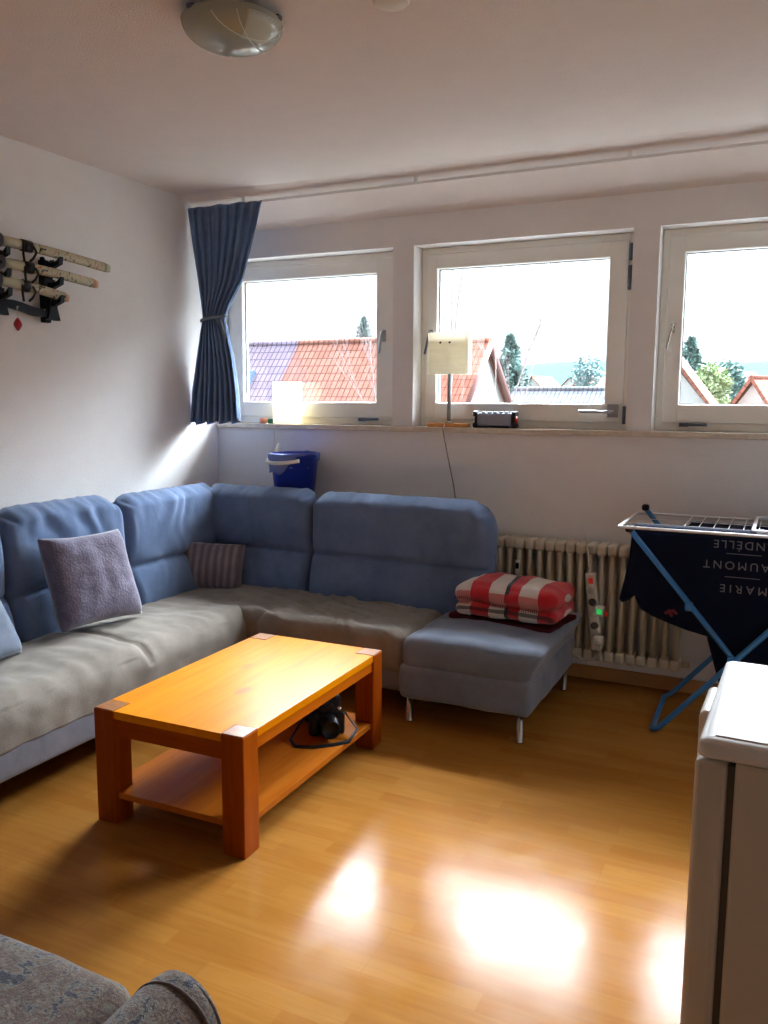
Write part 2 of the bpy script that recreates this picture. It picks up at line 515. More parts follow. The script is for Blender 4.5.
# ------------------------------------------------------------------ mesh tools
class MB:
    """collects shapes and links them as one mesh object"""

    def __init__(s):
        s.bm = bmesh.new()

    def add(s, verts, faces, mi=0, smooth=False):
        vs = [s.bm.verts.new(v) for v in verts]
        for f in faces:
            try:
                fc = s.bm.faces.new([vs[i] for i in f])
                fc.material_index = mi
                fc.smooth = smooth
            except ValueError:
                pass
        return vs

    def box(s, x0, x1, y0, y1, z0, z1, bev=0, seg=2, mi=0):
        t = bmesh.new()
        bmesh.ops.create_cube(t, size=1)
        for v in t.verts:
            v.co = Vector(((x0 + x1) / 2 + v.co.x * (x1 - x0), (y0 + y1) / 2 + v.co.y * (y1 - y0), (z0 + z1) / 2 + v.co.z * (z1 - z0)))
        if bev:
            bmesh.ops.bevel(t, geom=t.edges[:], offset=bev, segments=seg, affect='EDGES', profile=.5)
        s.merge(t, mi)
        return s

    def merge(s, t, mi=0, mat=None, smooth=None):
        t.verts.index_update()
        vs = [v.co.copy() if mat is None else mat @ v.co for v in t.verts]
        fs = [([v.index for v in f.verts], f.smooth) for f in t.faces]
        t.free()
        nv = [s.bm.verts.new(v) for v in vs]
        for f, sm in fs:
            fc = s.bm.faces.new([nv[i] for i in f])
            fc.material_index = mi
            fc.smooth = sm if smooth is None else smooth
        return s

    def rod(s, a, b, r, n=12, r2=None, mi=0):
        return s.tube([a, b], [r, r if r2 is None else r2], n, mi)

    def tube(s, pts, r, n=10, mi=0, closed=False, cap=True, flat=None):
        pts = [Vector(p) for p in pts]
        k = len(pts)
        rr = r if isinstance(r, (list, tuple)) else [r] * k
        rings = []
        prev = None
        for i, p in enumerate(pts):
            if closed:
                d = (pts[(i + 1) % k] - pts[i - 1]).normalized()
            else:
                d = (pts[min(i + 1, k - 1)] - pts[max(i - 1, 0)]).normalized()
            if prev is None:
                ref = Vector((0, 0, 1)) if abs(d.z) < .9 else Vector((1, 0, 0))
                u = d.cross(ref).normalized()
            else:
                u = (prev - d * prev.dot(d)).normalized()
            prev = u
            w = d.cross(u)
            fl = flat or 1
            rings.append([s.bm.verts.new(p + (u * math.cos(2 * PI * j / n) + w * math.sin(2 * PI * j / n) * fl) * rr[i]) for j in range(n)])
        m = k if closed else k - 1
        for i in range(m):
            A, B = rings[i], rings[(i + 1) % k]
            for j in range(n):
                f = s.bm.faces.new((A[j], A[(j + 1) % n], B[(j + 1) % n], B[j]))
                f.smooth = True
                f.material_index = mi
        if cap and not closed:
            for g in (rings[0][::-1], rings[-1]):
                f = s.bm.faces.new(g)
                f.material_index = mi
        return s

    def lathe(s, prof, center=(0, 0, 0), n=32, mi=0, axis='Z'):
        cx, cy, cz = center
        rings = []
        for r, z in prof:
            ring = []
            for j in range(n):
                a = 2 * PI * j / n
                if axis == 'Z':
                    p = (cx + r * math.cos(a), cy + r * math.sin(a), cz + z)
                elif axis == 'Y':
                    p = (cx + r * math.cos(a), cy + z, cz + r * math.sin(a))
                else:
                    p = (cx + z, cy + r * math.cos(a), cz + r * math.sin(a))
                ring.append(s.bm.verts.new(p))
            rings.append(ring)
        for A, B in zip(rings, rings[1:]):
            for j in range(n):
                f = s.bm.faces.new((A[j], A[(j + 1) % n], B[(j + 1) % n], B[j]))
                f.smooth = True
                f.material_index = mi
        for g, (r, z) in ((rings[0][::-1], prof[0]), (rings[-1], prof[-1])):
            if r > 1e-5:
                f = s.bm.faces.new(g)
                f.material_index = mi
        bmesh.ops.remove_doubles(s.bm, verts=rings[0] + rings[-1], dist=1e-6)
        return s

    def prism(s, poly, ax, a0, a1, mi=0):
        """poly: 2D points in the plane perpendicular to ax ('x': (y,z), 'y': (x,z), 'z': (x,y))"""
        def p3(p, a):
            return {'x': (a, p[0], p[1]), 'y': (p[0], a, p[1]), 'z': (p[0], p[1], a)}[ax]
        n = len(poly)
        A = [s.bm.verts.new(p3(p, a0)) for p in poly]
        B = [s.bm.verts.new(p3(p, a1)) for p in poly]
        for i in range(n):
            f = s.bm.faces.new((A[i], A[(i + 1) % n], B[(i + 1) % n], B[i]))
            f.material_index = mi
        for g in (A[::-1], B):
            f = s.bm.faces.new(g)
            f.material_index = mi
        return s

    def soft(s, fn, nx, ny, nz, mi=0):
        """surface grid of the box [-1,1]^3 sent through fn(x,y,z)"""
        cache = {}

        def V(i, j, k):
            key = (i, j, k)
            if key not in cache:
                cache[key] = s.bm.verts.new(fn(-1 + 2 * i / nx, -1 + 2 * j / ny, -1 + 2 * k / nz))
            return cache[key]

        def F(a, b, c, d):
            f = s.bm.faces.new((V(*a), V(*b), V(*c), V(*d)))
            f.smooth = True
            f.material_index = mi
        for i in range(nx):
            for j in range(ny):
                F((i, j, 0), (i, j + 1, 0), (i + 1, j + 1, 0), (i + 1, j, 0))
                F((i, j, nz), (i + 1, j, nz), (i + 1, j + 1, nz), (i, j + 1, nz))
        for i in range(nx):
            for k in range(nz):
                F((i, 0, k), (i + 1, 0, k), (i + 1, 0, k + 1), (i, 0, k + 1))
                F((i, ny, k), (i, ny, k + 1), (i + 1, ny, k + 1), (i + 1, ny, k))
        for j in range(ny):
            for k in range(nz):
                F((0, j, k), (0, j, k + 1), (0, j + 1, k + 1), (0, j + 1, k))
                F((nx, j, k), (nx, j + 1, k), (nx, j + 1, k + 1), (nx, j, k + 1))
        return s

    def build(s, name, mats, parent=None, off=(0, 0, 0), xf=None):
        """off: the world position of the parent Empty, taken off the vertices"""
        me = bpy.data.meshes.new(name)
        bmesh.ops.recalc_face_normals(s.bm, faces=s.bm.faces[:])
        o = Vector(off)
        for v in s.bm.verts:
            if xf is not None:
                v.co = xf @ v.co
            v.co -= o
        s.bm.to_mesh(me)
        s.bm.free()
        for mm in (mats if isinstance(mats, (list, tuple)) else [mats]):
            me.materials.append(mm)
        ob = bpy.data.objects.new(name, me)
        C.objects.link(ob)
        if parent:
            ob.parent = parent
        return ob


def nz3(p, s, seed=0):
    return noise.noise(Vector((p[0] * s + seed * 7.3, p[1] * s + seed * 3.1, p[2] * s - seed * 5.7)))


def rbox(c, h, r, puff=(0, 0, 0), amp=0, ns=6, seed=0, extra=None):
    """rounded box map for MB.soft: centre c, half sizes h, corner radius r, puffed faces, noise"""
    def fn(x, y, z):
        p = Vector((x * h[0], y * h[1], z * h[2]))
        q = Vector((max(-(h[0] - r), min(h[0] - r, p.x)), max(-(h[1] - r), min(h[1] - r, p.y)), max(-(h[2] - r), min(h[2] - r, p.z))))
        d = p - q
        if d.length > 1e-9:
            m = max(abs(d.x), abs(d.y), abs(d.z))
            d = d.normalized() * m
        v = q + d
        nx_ = math.cos(x * PI / 2) ** 1.2 if abs(x) < 1 else 0
        ny_ = math.cos(y * PI / 2) ** 1.2 if abs(y) < 1 else 0
        nz_ = math.cos(z * PI / 2) ** 1.2 if abs(z) < 1 else 0
        v.x += x * puff[0] * ny_ * nz_
        v.y += y * puff[1] * nx_ * nz_
        v.z += z * puff[2] * nx_ * ny_
        if amp:
            dn = Vector((x ** 5, y ** 5, z ** 5)).normalized() if (abs(x) + abs(y) + abs(z)) > 0 else Vector((0, 0, 1))
            v += dn * amp * (nz3(v, ns, seed) + .5 * nz3(v, ns * 2.3, seed + 1))
        w = Vector(c) + v
        if extra:
            w = extra(w, x, y, z)
        return w
    return fn


def props(o, label=None, cat=None, group=None, kind=None):
    if label:
        o['label'] = label
    if cat:
        o['category'] = cat
    if group:
        o['group'] = group
    if kind:
        o['kind'] = kind
    return o


def thing(name, label, cat, loc=(0, 0, 0), group=None, rz=0):
    o = bpy.data.objects.new(name, None)
    C.objects.link(o)
    o.location = loc
    o.rotation_euler = (0, 0, rz)
    o.empty_display_size = .05
    return props(o, label, cat, group)


def structure(o):
    o['kind'] = 'structure'
    return o


def copy_tree(o, parent=None):
    c = o.copy()
    C.objects.link(c)
    c.parent = parent
    for ch in [x for x in bpy.data.objects if x.parent == o and x != c]:
        copy_tree(ch, c)
    return c


# ================================================================== SETTING
XR, YB, ZC = 4.15, -5.6, 2.70
structure(MB().box(-.2, XR + .2, YB - .2, .35, -.1, 0).build('floor', M['floor']))
structure(MB().box(-.2, XR + .2, YB - .2, .35, ZC, ZC + .12).build('ceiling', M['ceiling']))
# sloping strip between the ceiling and the window wall
structure(MB().prism([(-.34, ZC), (-.26, ZC - .022), (0, 2.532), (0, ZC)], 'x', 0, XR).build('trim_1', M['ceiling']))
structure(MB().box(-.15, 0, YB, .32, 0, ZC).build('wall_left', M['wall']))
structure(MB().box(XR, XR + .15, YB, .32, 0, ZC).build('wall_right', M['wall']))
structure(MB().box(0, XR, YB - .15, YB, 0, ZC).build('wall_front', M['wall']))
bw = MB()
bw.box(0, XR, 0, .32, 0, Z0 - .022)
bw.box(0, XR, 0, .32, Z1, ZC)
xs = [0] + [v for w in WIN for v in w] + [XR]
for i in range(0, len(xs), 2):
    bw.box(xs[i], xs[i + 1], 0, .32, Z0 - .022, Z1)
structure(bw.build('wall_back', M['wall']))
# rounded corner bead in the reveals is part of the wall; sill boards run through all three recesses
sl = MB()
sl.box(.004, XR, -.022, .002, Z0 - .030, Z0, .003)
for a, b in WIN:
    sl.box(a, b, 0, .125, Z0 - .021, Z0, 0)
structure(sl.build('trim_2', M['sill']))
structure(MB().box(.0, XR, -.016, 0, 0, .072, .003).build('baseboard_back', M['baseboard']))
structure(MB().box(.0, .016, YB, -.016, 0, .072, .003).build('baseboard_left', M['baseboard']))


def ring(mb, x0, x1, z0, z1, w, y0, y1, bev=.006, mi=0):
    mb.box(x0, x0 + w, y0, y1, z0, z1, bev, 2, mi)
    mb.box(x1 - w, x1, y0, y1, z0, z1, bev, 2, mi)
    mb.box(x0 + w - .004, x1 - w + .004, y0, y1, z1 - w, z1, bev, 2, mi)
    mb.box(x0 + w - .004, x1 - w + .004, y0, y1, z0, z0 + w, bev, 2, mi)


GL = [(.133, 1.097), (1.487, 2.457), (2.835, 3.83)]
GZ0, GZ1 = 1.487, 2.246
for i, ((a, b), (g0, g1)) in enumerate(zip(WIN, GL)):
    w = thing('window_%d' % (i + 1), None, None, (a, .15, Z0))
    structure(w)
    L = tuple(w.location)
    f = MB()
    ring(f, a, b, Z0, Z1, .042, .118, .2)
    f.build('window_frame', M['frame'], w, L)
    s = MB()
    x0, x1, z0, z1 = a + .034, b - .034, Z0 + .040, Z1 - .036
    y0, y1 = .104, .175
    s.box(x0, g0, y0, y1, z0, z1, .007)
    s.box(g1, x1, y0, y1, z0, z1, .007)
    s.box(g0 - .006, g1 + .006, y0, y1, GZ1, z1, .007)
    s.box(g0 - .006, g1 + .006, y0, y1, z0, GZ0, .007)
    sash = s.build('sash', M['frame'], w, L)
    g = MB()
    ring(g, g0 - .004, g1 + .004, GZ0 - .004, GZ1 + .004, .0075, .136, .146, 0)
    g.build('seal', M['seal'], sash)
    MB().box(g0 - .006, g1 + .006, .150, .154, GZ0 - .006, GZ1 + .006).build('pane', M['glass'], w, L)
    # handles
    if i == 0:
        h = MB()
        h.box(1.140, 1.162, .094, .105, 1.845, 1.915, .003)
        h.tube([(1.151, .097, 1.90), (1.151, .07, 1.898), (1.150, .062, 1.88), (1.137, .060, 1.775)], .0075, 10)
        h.build('handle', M['steel'], sash)
    elif i == 1:
        h = MB()
        h.box(2.475, 2.535, .094, .105, 1.415, 1.485, .003)
        h.tube([(2.505, .096, 1.445), (2.505, .06, 1.445), (2.49, .052, 1.443), (2.335, .052, 1.447)], .0085, 10)
        h.build('handle', M['steel'], sash)
        h = MB()
        h.box(1.447, 1.467, .094, .105, 1.84, 1.905, .003)
        h.tube([(1.457, .097, 1.89), (1.457, .07, 1.888), (1.455, .062, 1.87), (1.432, .060, 1.765)], .0075, 10)
        h.build('handle', M['steel_dark'], sash)
        for zz in ((2.225, 2.31), (2.075, 2.20), (1.38, 1.475)):
            MB().box(2.556, 2.576, .086, .106, zz[0], zz[1], .004).rod((2.566, .084, zz[0] + .004), (2.566, .084, zz[1] - .004), .007).build('hinge', M['steel_dark'], w, L)
    else:
        h = MB()
        h.box(2.782, 2.800, .094, .105, 1.85, 1.90, .003)
        h.tube([(2.791, .097, 1.89), (2.791, .07, 1.888), (2.789, .062, 1.87), (2.768, .060, 1.765)], .006, 10)
        h.build('handle', M['chrome'], sash)
    for o_ in [c for c in bpy.data.objects if c.parent == sash]:
        if o_.name.split('.')[0] in ('handle', 'seal'):
            for v in o_.data.vertices:
                v.co -= Vector(L)
    # dark catch at the foot of windows 1 and 3
    if i in (0, 2):
        cx0 = (.985, 2.845)[i // 2]
        k = MB()
        k.box(cx0, cx0 + .045, .082, .104, 1.372, 1.394, .004)
        k.rod((cx0 + .02, .086, 1.384), (cx0 + .135, .086, 1.386), .008)
        k.build('catch', M['steel_dark'], w, L)

# unseen eaves added above the windows to block light from the high sky
structure(MB().prism([(.32, 2.80), (1.20, 2.75), (1.23, 2.87), (.32, 3.3)], 'x', -1.5, 7).build('sky_blocking_eaves', M['verge']))

# ================================================================== CORNER SOFA
sofa = thing('corner_sofa', 'large blue corner sofa with grey-brown seat covers and metal legs', 'sofa', (.9, -.9, 0))
SO = (.9, -.9, 0)


def backrest(name, p0, p1, zb, zt, d_low, d_top, th, nrm, rl=.03, rr=.03, seed=0, crease=.42, topdip=0.0, bulge=.05, wr=.016):
    """p0,p1: ends of the crest line (x,y); nrm: direction the back faces; d_low/d_top: how far the face stands
    out from the crest line at the bottom/top; th: thickness."""
    p0, p1 = Vector((*p0, 0)), Vector((*p1, 0))
    W = (p1 - p0).length
    ax = (p1 - p0).normalized()
    n = Vector((*nrm, 0)).normalized()
    H = zt - zb
    nu, nv, nt = 64, 56, 8

    def fn(x, y, z):                         # x along width, y thickness (-1 front), z height
        u, v, t = (x + 1) / 2, (z + 1) / 2, (y + 1) / 2
        # outline with rounded upper corners
        uu = u * W
        vv = v * H
        for side, rad in ((0, rl), (1, rr)):
            e = uu if side == 0 else W - uu
            if v > .0:
                hr = min(rad, H * .6)
                if e < hr and vv > H - hr:
                    dx, dz = hr - e, vv - (H - hr)
                    mx_ = max(dx, dz)
                    ln = math.hypot(dx, dz)
                    if ln > 1e-6:
                        s_ = mx_ / ln
                        dx, dz = dx * s_, dz * s_
                    e2 = hr - dx
                    vv = H - hr + dz
                    uu = e2 if side == 0 else W - e2
        # edge closeness for pillow rounding
        eu = min(u, 1 - u) * W
        ev = (1 - v) * H
        er = .055
        edge = 1.0
        if eu < er:
            edge *= math.sqrt(max(0, 1 - (1 - eu / er) ** 2)) * .75 + .25
        if ev < er:
            edge *= math.sqrt(max(0, 1 - (1 - ev / er) ** 2))
        lo = v / crease if v < crease else 0
        hi = (v - crease) / (1 - crease) if v >= crease else 0
        prof = (math.sin(PI * min(1, .25 + .75 * lo)) ** .8 if v < crease else math.sin(PI * (hi * .80)) ** .6 * .8) if True else 0
        prof = max(0, prof)
        cr = math.exp(-((v - crease) * H / .012) ** 2)
        d = d_low * (1 - v) + d_top * v
        front = d + bulge * prof * (edge ** .5) - cr * .016
        # gathers
        pos = p0 + ax * uu
        q = Vector((uu * 13 + nz3((uu, vv, 0), 5, seed) * 1.4, vv * 1.8, seed))
        g = noise.noise(q)
        near = math.exp(-((v - 1.0) * H / .14) ** 2) + .8 * math.exp(-((v - crease) * H / .07) ** 2)
        front += wr * g * (near + .25) + .008 * nz3((uu, vv, 0), 6, seed + 2)
        crest_round = math.sin(min(1, ev / .06) * PI / 2) if ev < .06 else 1
        back = d - th if v > .5 else d_low * .5 + d_top * .5 - th
        mid = (front + back) / 2
        half = (front - back) / 2
        ee = crest_round * (math.sqrt(max(0, 1 - (1 - min(1, eu / .05)) ** 2)) * .8 + .2)
        off_ = mid - (t * 2 - 1) * half * ee
        zz = zb + vv + topdip * math.sin(PI * u) * v
        zz += .006 * noise.noise(Vector((uu * 22, 0, seed))) * v
        return pos + n * off_ + Vector((0, 0, zz))
    return MB().soft(fn, nu, nt, nv).build(name, M['blue_fabric'], sofa, SO)


# left wing: crest along x=.235 ; back wing: crest along y=-.40
backrest('backrest', (.235, -2.62), (.235, -1.93), .36, 1.005, .10, .02, .13, (1, 0), .05, .10, 1)
backrest('backrest', (.235, -1.93), (.235, -1.185), .36, 1.015, .10, .02, .13, (1, 0), .12, .12, 2)
backrest('backrest', (.235, -1.18), (.235, -.395), .36, 1.000, .09, .02, .13, (1, 0), .10, .02, 3)
backrest('backrest', (.225, -.400), (.965, -.400), .36, .995, .09, .02, .13, (0, -1), .02, .09, 4, crease=.45, wr=.022)
backrest('backrest', (.965, -.400), (2.035, -.400), .36, .988, .09, .02, .13, (0, -1), .09, .17, 5, crease=.45, wr=.020)

# rear frame / body
b_ = MB()
b_.box(.02, .20, -2.62, -.03, .13, .86, .03, 3)
b_.box(.02, 1.93, -.325, -.03, .13, .84, .03, 3)
b_.build('rear_frame', M['base_fabric'], sofa, SO)
b_ = MB()
b_.box(.15, .90, -2.62, -.33, .13, .30, .02, 3)
b_.box(.80, 1.80, -1.00, -.33, .13, .30, .02, 3)
b_.build('base', M['base_fabric'], sofa, SO)


def wrinkle(seed, kx, ky, amp):
    def ex(w, x, y, z):
        if z > .2:
            g = noise.noise(Vector((w.x * kx + 2 * nz3(w, 3, seed), w.y * ky, seed * 2.2)))
            w.z += amp * g * min(1, (z - .2) * 2)
        return w
    return ex


# seats (left wing seat with its long cover, corner seat)
def wing_extra(w, x, y, z):
    w = wrinkle(3, 6, 14, .008)(w, x, y, z)
    s_ = math.exp(-((w.y + 1.72) / .014) ** 2)          # crease between the two cushions
    if z > .3:
        w.z -= .018 * s_
    if x > .6 and z < .8:                                # cover hangs a little unevenly
        w.x += .010 * noise.noise(Vector((0, w.y * 9, w.z * 3)))
    if x > 0 and z < .1:                                 # the cover falls straight down the front
        k = min(1, x / .6) * min(1, (.1 - z) / .4)
        fx = .906 + .010 * noise.noise(Vector((0, w.y * 10, w.z * 3)))
        if x > .97:
            w.x += (fx - w.x) * k
    if z < -.9 and x > .5:
        w.z += .014 * noise.noise(Vector((0, w.y * 5, 3)))
    return w


MB().soft(rbox((.597, -1.735, .325), (.309, .865, .106), .10, (0.0, .0, .020), .006, 7, 1, wing_extra), 40, 110, 18).build('seat_cushion', M['seat_fabric'], sofa, SO)
def corner_extra(w, x, y, z):
    # diagonal drag folds towards the front edge
    if z > .2 or y < -.6:
        g = noise.noise(Vector(((w.x + w.y * 1.8) * 9 + 1.5 * nz3(w, 4, 2), (w.x - w.y) * 1.5, 5)))
        k = max(0, 1 - abs(w.x - 1.25) / .75)
        w.z += .014 * g * k + .022 * k * (max(0, 1 - 3.2 * abs(g)) ** 2 - .2)
    return w


MB().soft(rbox((.86, -.725, .325), (.56, .275, .103), .055, (0, 0, .016), .006, 7, 4, corner_extra), 80, 40, 14).build('seat_cushion', M['seat_fabric'], sofa, SO)
MB().soft(rbox((1.385, -.735, .315), (.425, .285, .105), .06, (0, .0, .015), .007, 7, 6, corner_extra), 70, 44, 18).build('seat_cushion', M['seat_fabric'], sofa, SO)
# chaise end
def chaise_extra(w, x, y, z):
    if z > .2:
        w.z += .006 * nz3(w, 9, 7)
    # rounded outer side: bulges at the top
    if x > 0:
        w.x += .05 * x * max(0, z + .3)
    return w


MB().soft(rbox((2.10, -.615, .335), (.31, .435, .085), .06, (0.0, 0, .018), .005, 7, 9, chaise_extra), 50, 60, 14).build('chaise_cushion', M['chaise_fabric'], sofa, SO)
MB().soft(rbox((2.10, -.615, .205), (.312, .437, .082), .025, (0, 0, 0), .004, 7, 11), 40, 50, 12).build('chaise_base', M['chaise_fabric'], sofa, SO)
# arm at the near end of the left wing
MB().soft(rbox((.545, -2.685, .345), (.375, .085, .215), .075, (.0, .02, .01), .006, 6, 12), 40, 14, 26).build('armrest', M['blue_fabric'], sofa, SO)
for (lx, ly) in ((1.825, -1.0), (2.365, -1.02), (2.375, -.25), (.86, -2.6), (.86, -1.6), (.10, -2.6), (.10, -.10)):
    MB().lathe([(.0, .0), (.019, .0), (.019, .006), (.016, .010), (.016, .135), (0, .135)], (lx, ly, 0), 16).build('leg', M['chrome'], sofa, SO)


# ------------------------------------------------------------------ cushions
def pillow(name, w, h, t, mat, label, loc, rot, seed, group=None, pinch=.10):
    def fn(x, y, z):                 # x width, y thickness, z height
        ex = 1 - pinch * (1 - z * z) * .6 * abs(x)
        ez = 1 - pinch * (1 - x * x) * .6 * abs(z)
        prof = ((1 - x ** 4) * (1 - z ** 4)) ** .42 if abs(x) < 1 and abs(z) < 1 else 0
        X, Z = x * w / 2 * ex, z * h / 2 * ez
        k = nz3((X, 0, Z), 7, seed)
        Y = y * (t / 2 * prof + .008) + .010 * k
        Y += .006 * nz3((X, Y, Z), 16, seed + 3) * prof
        return Vector((X, Y, Z))
    o = MB().soft(fn, 36, 4, 36).build(name, mat)
    o.location = loc
    o.rotation_euler = rot
    return props(o, label, 'cushion', group)


def face_rot(dirx, diry, lean, tilt):
    """thickness axis (-Y local front) turned to face (dirx,diry), leaning back"""
    a = math.atan2(dirx, -diry)
    m = Matrix.Rotation(a, 3, 'Z') @ Matrix.Rotation(-lean, 3, 'X') @ Matrix.Rotation(tilt, 3, 'Y')
    return m.to_euler()


pillow('throw_cushion', .44, .43, .15, M['plush'], 'square violet-grey plush cushion leaning on the left sofa back', (.475, -1.62, .672),
       face_rot(1, -.12, R(22), R(1)), 1)
pillow('throw_cushion', .42, .27, .12, M['stripe_cushion'], 'oblong mauve cushion with vertical ribs in the sofa corner', (.385, -.640, .548),
       face_rot(.42, -1, R(17), R(3)), 2, pinch=.05)
pillow('throw_cushion', .40, .40, .14, M['grey_cushion'], 'grey-blue cushion cut by the left picture edge, at the near sofa end', (.47, -2.30, .62),
       face_rot(1, .1, R(26), R(-3)), 3)

# ------------------------------------------------------------------ blanket
bl = thing('folded_blanket', 'red, cream and black plaid blanket folded on the sofa end', 'blanket', (2.185, -.55, .447), rz=R(-4))


def bl_extra(seed):
    def ex(w, x, y, z):
        w.z += .012 * nz3(w, 5, seed) + .006 * nz3(w, 14, seed)
        w.y += .010 * nz3(w, 7, seed + 1)
        w.x += .010 * nz3(w, 6, seed + 2)
        if x < -.7:
            w.z -= .010
        return w
    return ex


MB().soft(rbox((0, 0, .125), (.265, .16, .050), .045, (.01, .01, .02), .006, 8, 21, bl_extra(1)), 50, 34, 14).build('upper_fold', M['plaid'], bl)
MB().soft(rbox((.005, -.004, .052), (.258, .157, .034), .032, (.01, .01, .005), .006, 8, 22, bl_extra(4)), 50, 34, 10).build('lower_fold', M['plaid'], bl)
st = MB()
random.seed(3)
for k in range(46):                      # blanket stitch along the lower rim of the upper fold
    x = -.24 + k * .0107
    y = -.172 - .004 * math.sin(k)
    z = .088 + .012 * math.sin(k * .13 + 1) - (.0 if k < 30 else (k - 30) * .0012)
    st.rod((x, y, z - .006), (x + .002, y - .002, z + .008), .0018, 5)
st.build('stitching', M['maroon'], bl)
mr = MB().soft(rbox((0, 0, 0), (.27, .17, .012), .011, (0, 0, 0), .008, 6, 30), 30, 20, 4).build('folded_cloth', M['maroon'])
mr.location = (2.175, -.53, .437)
mr.rotation_euler = (0, 0, R(-8))
props(mr, 'dark maroon cloth lying flat under the plaid blanket', 'cloth')

# ================================================================== COFFEE TABLE
tb = thing('coffee_table', 'chunky orange-varnished pine coffee table with a lower shelf', 'table', (1.512, -1.825, 0), rz=R(.8))
TW, TL, TH, LG = .315, .53, .42, .088
for k, (sx, sy) in enumerate(((-1, -1), (1, -1), (-1, 1), (1, 1))):
    x0, x1 = sorted((sx * TW, sx * (TW - LG)))
    y0, y1 = sorted((sy * TL, sy * (TL - LG)))
    lg = MB().box(x0, x1, y0, y1, 0, TH - .001, .004).build('leg', M['pine_leg_shaded'], tb)
    cp = MB().box(x0 + .003, x1 - .003, y0 + .003, y1 - .003, TH - .004, TH + .0015, .001).build('end_grain_cap', M['end_grain'], lg)
t_ = MB()
# one slab notched round the four legs
o_ = .0015
poly = [(-TW + LG + o_, -TL + .002), (TW - LG - o_, -TL + .002), (TW - LG - o_, -TL + LG + o_), (TW - .002, -TL + LG + o_), (TW - .002, TL - LG - o_),
        (TW - LG - o_, TL - LG - o_), (TW - LG - o_, TL - .002), (-TW + LG + o_, TL - .002), (-TW + LG + o_, TL - LG - o_),
        (-TW + .002, TL - LG - o_), (-TW + .002, -TL + LG + o_), (-TW + LG + o_, -TL + LG + o_)]
t_.prism(poly, 'z', TH - .028, TH)
t_.build('tabletop', M['pine_top'], tb)
for sy in (-1, 1):
    y0, y1 = sorted((sy * (TL - .008), sy * (TL - .034)))
    MB().box(-TW + LG, TW - LG, y0, y1, TH - .092, TH - .0285, .002).build('apron', M['pine_x'], tb)
for sx in (-1, 1):
    x0, x1 = sorted((sx * (TW - .008), sx * (TW - .034)))
    MB().box(x0, x1, -TL + LG, TL - LG, TH - .072, TH - .0285, .002).build('apron', M['pine_y'], tb)
sh = MB()
q = .012
poly = [(-TW + LG + o_, -TL + q), (TW - LG - o_, -TL + q), (TW - LG - o_, -TL + LG + o_), (TW - q, -TL + LG + o_), (TW - q, TL - LG - o_),
        (TW - LG - o_, TL - LG - o_), (TW - LG - o_, TL - q), (-TW + LG + o_, TL - q), (-TW + LG + o_, TL - LG - o_),
        (-TW + q, TL - LG - o_), (-TW + q, -TL + LG + o_), (-TW + LG + o_, -TL + LG + o_)]
sh.prism(poly, 'z', .095, .117)
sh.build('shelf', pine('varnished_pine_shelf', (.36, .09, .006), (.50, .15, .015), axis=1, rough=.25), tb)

# camera on the shelf
cm = thing('camera', 'black camera with a strap on the coffee table shelf', 'camera', (1.690, -1.555, .1175), rz=R(35))
cm.scale = (1.15, 1.15, 1.15)
MB().box(-.065, .065, -.022, .022, .001, .085, .010, 3).box(-.028, .028, -.018, .018, .08, .108, .008, 3).box(-.064, -.03, -.036, -.01, .005, .078, .008, 3).build('body', M['black'], cm)
MB().lathe([(.036, -.02), (.036, -.05), (.033, -.052), (.034, -.085), (.030, -.088), (.026, -.080), (0, -.078)], (.008, 0, .045), 28, axis='Y').build('lens', M['black'], cm)
MB().lathe([(.010, 0), (.010, .010), (0, .010)], (.045, 0, .085), 16).build('dial', M['chrome'], cm)
MB().tube([(-.066, 0, .075), (-.10, -.02, .045), (-.135, -.06, .008), (-.12, -.11, .004), (-.06, -.13, .004), (.01, -.12, .004), (.07, -.10, .005), (.105, -.05, .03), (.067, 0, .075)],
          .007, 8, flat=.35).build('strap', M['black'], cm)
# bag beside it
bg = MB().soft(rbox((0, 0, .06), (.10, .075, .058), .03, (.01, .01, .01), .010, 9, 33), 24, 18, 14).build('camera_pouch', M['black'])
bg.location = (1.555, -1.425, .1195)
bg.rotation_euler = (0, 0, R(-15))
props(bg, 'black soft pouch beside the camera on the table shelf', 'pouch')

# ================================================================== RADIATOR
RX0, RX1 = 1.945, 2.935
rad = thing('radiator', 'cream ribbed column radiator under the middle window', 'radiator', (2.4, -.08, 0))
RO = (2.4, -.08, 0)
n = 18
proto = None
pitch_ = (RX1 - RX0) / n
for k in range(n):
    x = RX0 + (k + .5) * pitch_
    if proto is None:
        c_ = MB()
        for yy in (-.125, -.085, -.045):
            c_.tube([(x, yy, .175), (x, yy, .725)], .0135, 10)
        for zz in (.17, .735):
            c_.soft(rbox((x, -.085, zz), (pitch_ / 2 - .0015, .062, .030), .018), 8, 14, 8)
        proto = c_.build('column', M['radiator'], rad, RO)
    else:
        c_ = proto.copy()
        C.objects.link(c_)
        c_.parent = rad
        c_.location.x = k * pitch_
h = MB()
h.rod((RX1 - .004, -.085, .17), (RX1 + .03, -.085, .17), .016)
h.lathe([(.0, 0), (.018, 0), (.018, .012), (0, .014)], (RX1 + .028, -.085, .17), 8, axis='X')
h.build('end_plug', M['radiator'], rad, RO)
h = MB().lathe([(0, 0), (.018, 0), (.021, .01), (.021, .05), (.015, .06), (0, .06)], (RX1 + .0, -.085, .735), 16, axis='X')
h.build('air_valve', M['radiator'], rad, RO)
for x in (RX0 + .2, RX1 - .2):
    for z_ in (.18, .70):
        MB().box(x - .012, x + .012, -.085, -.001, z_, z_ + .02).build('bracket', M['radiator'], rad, RO)
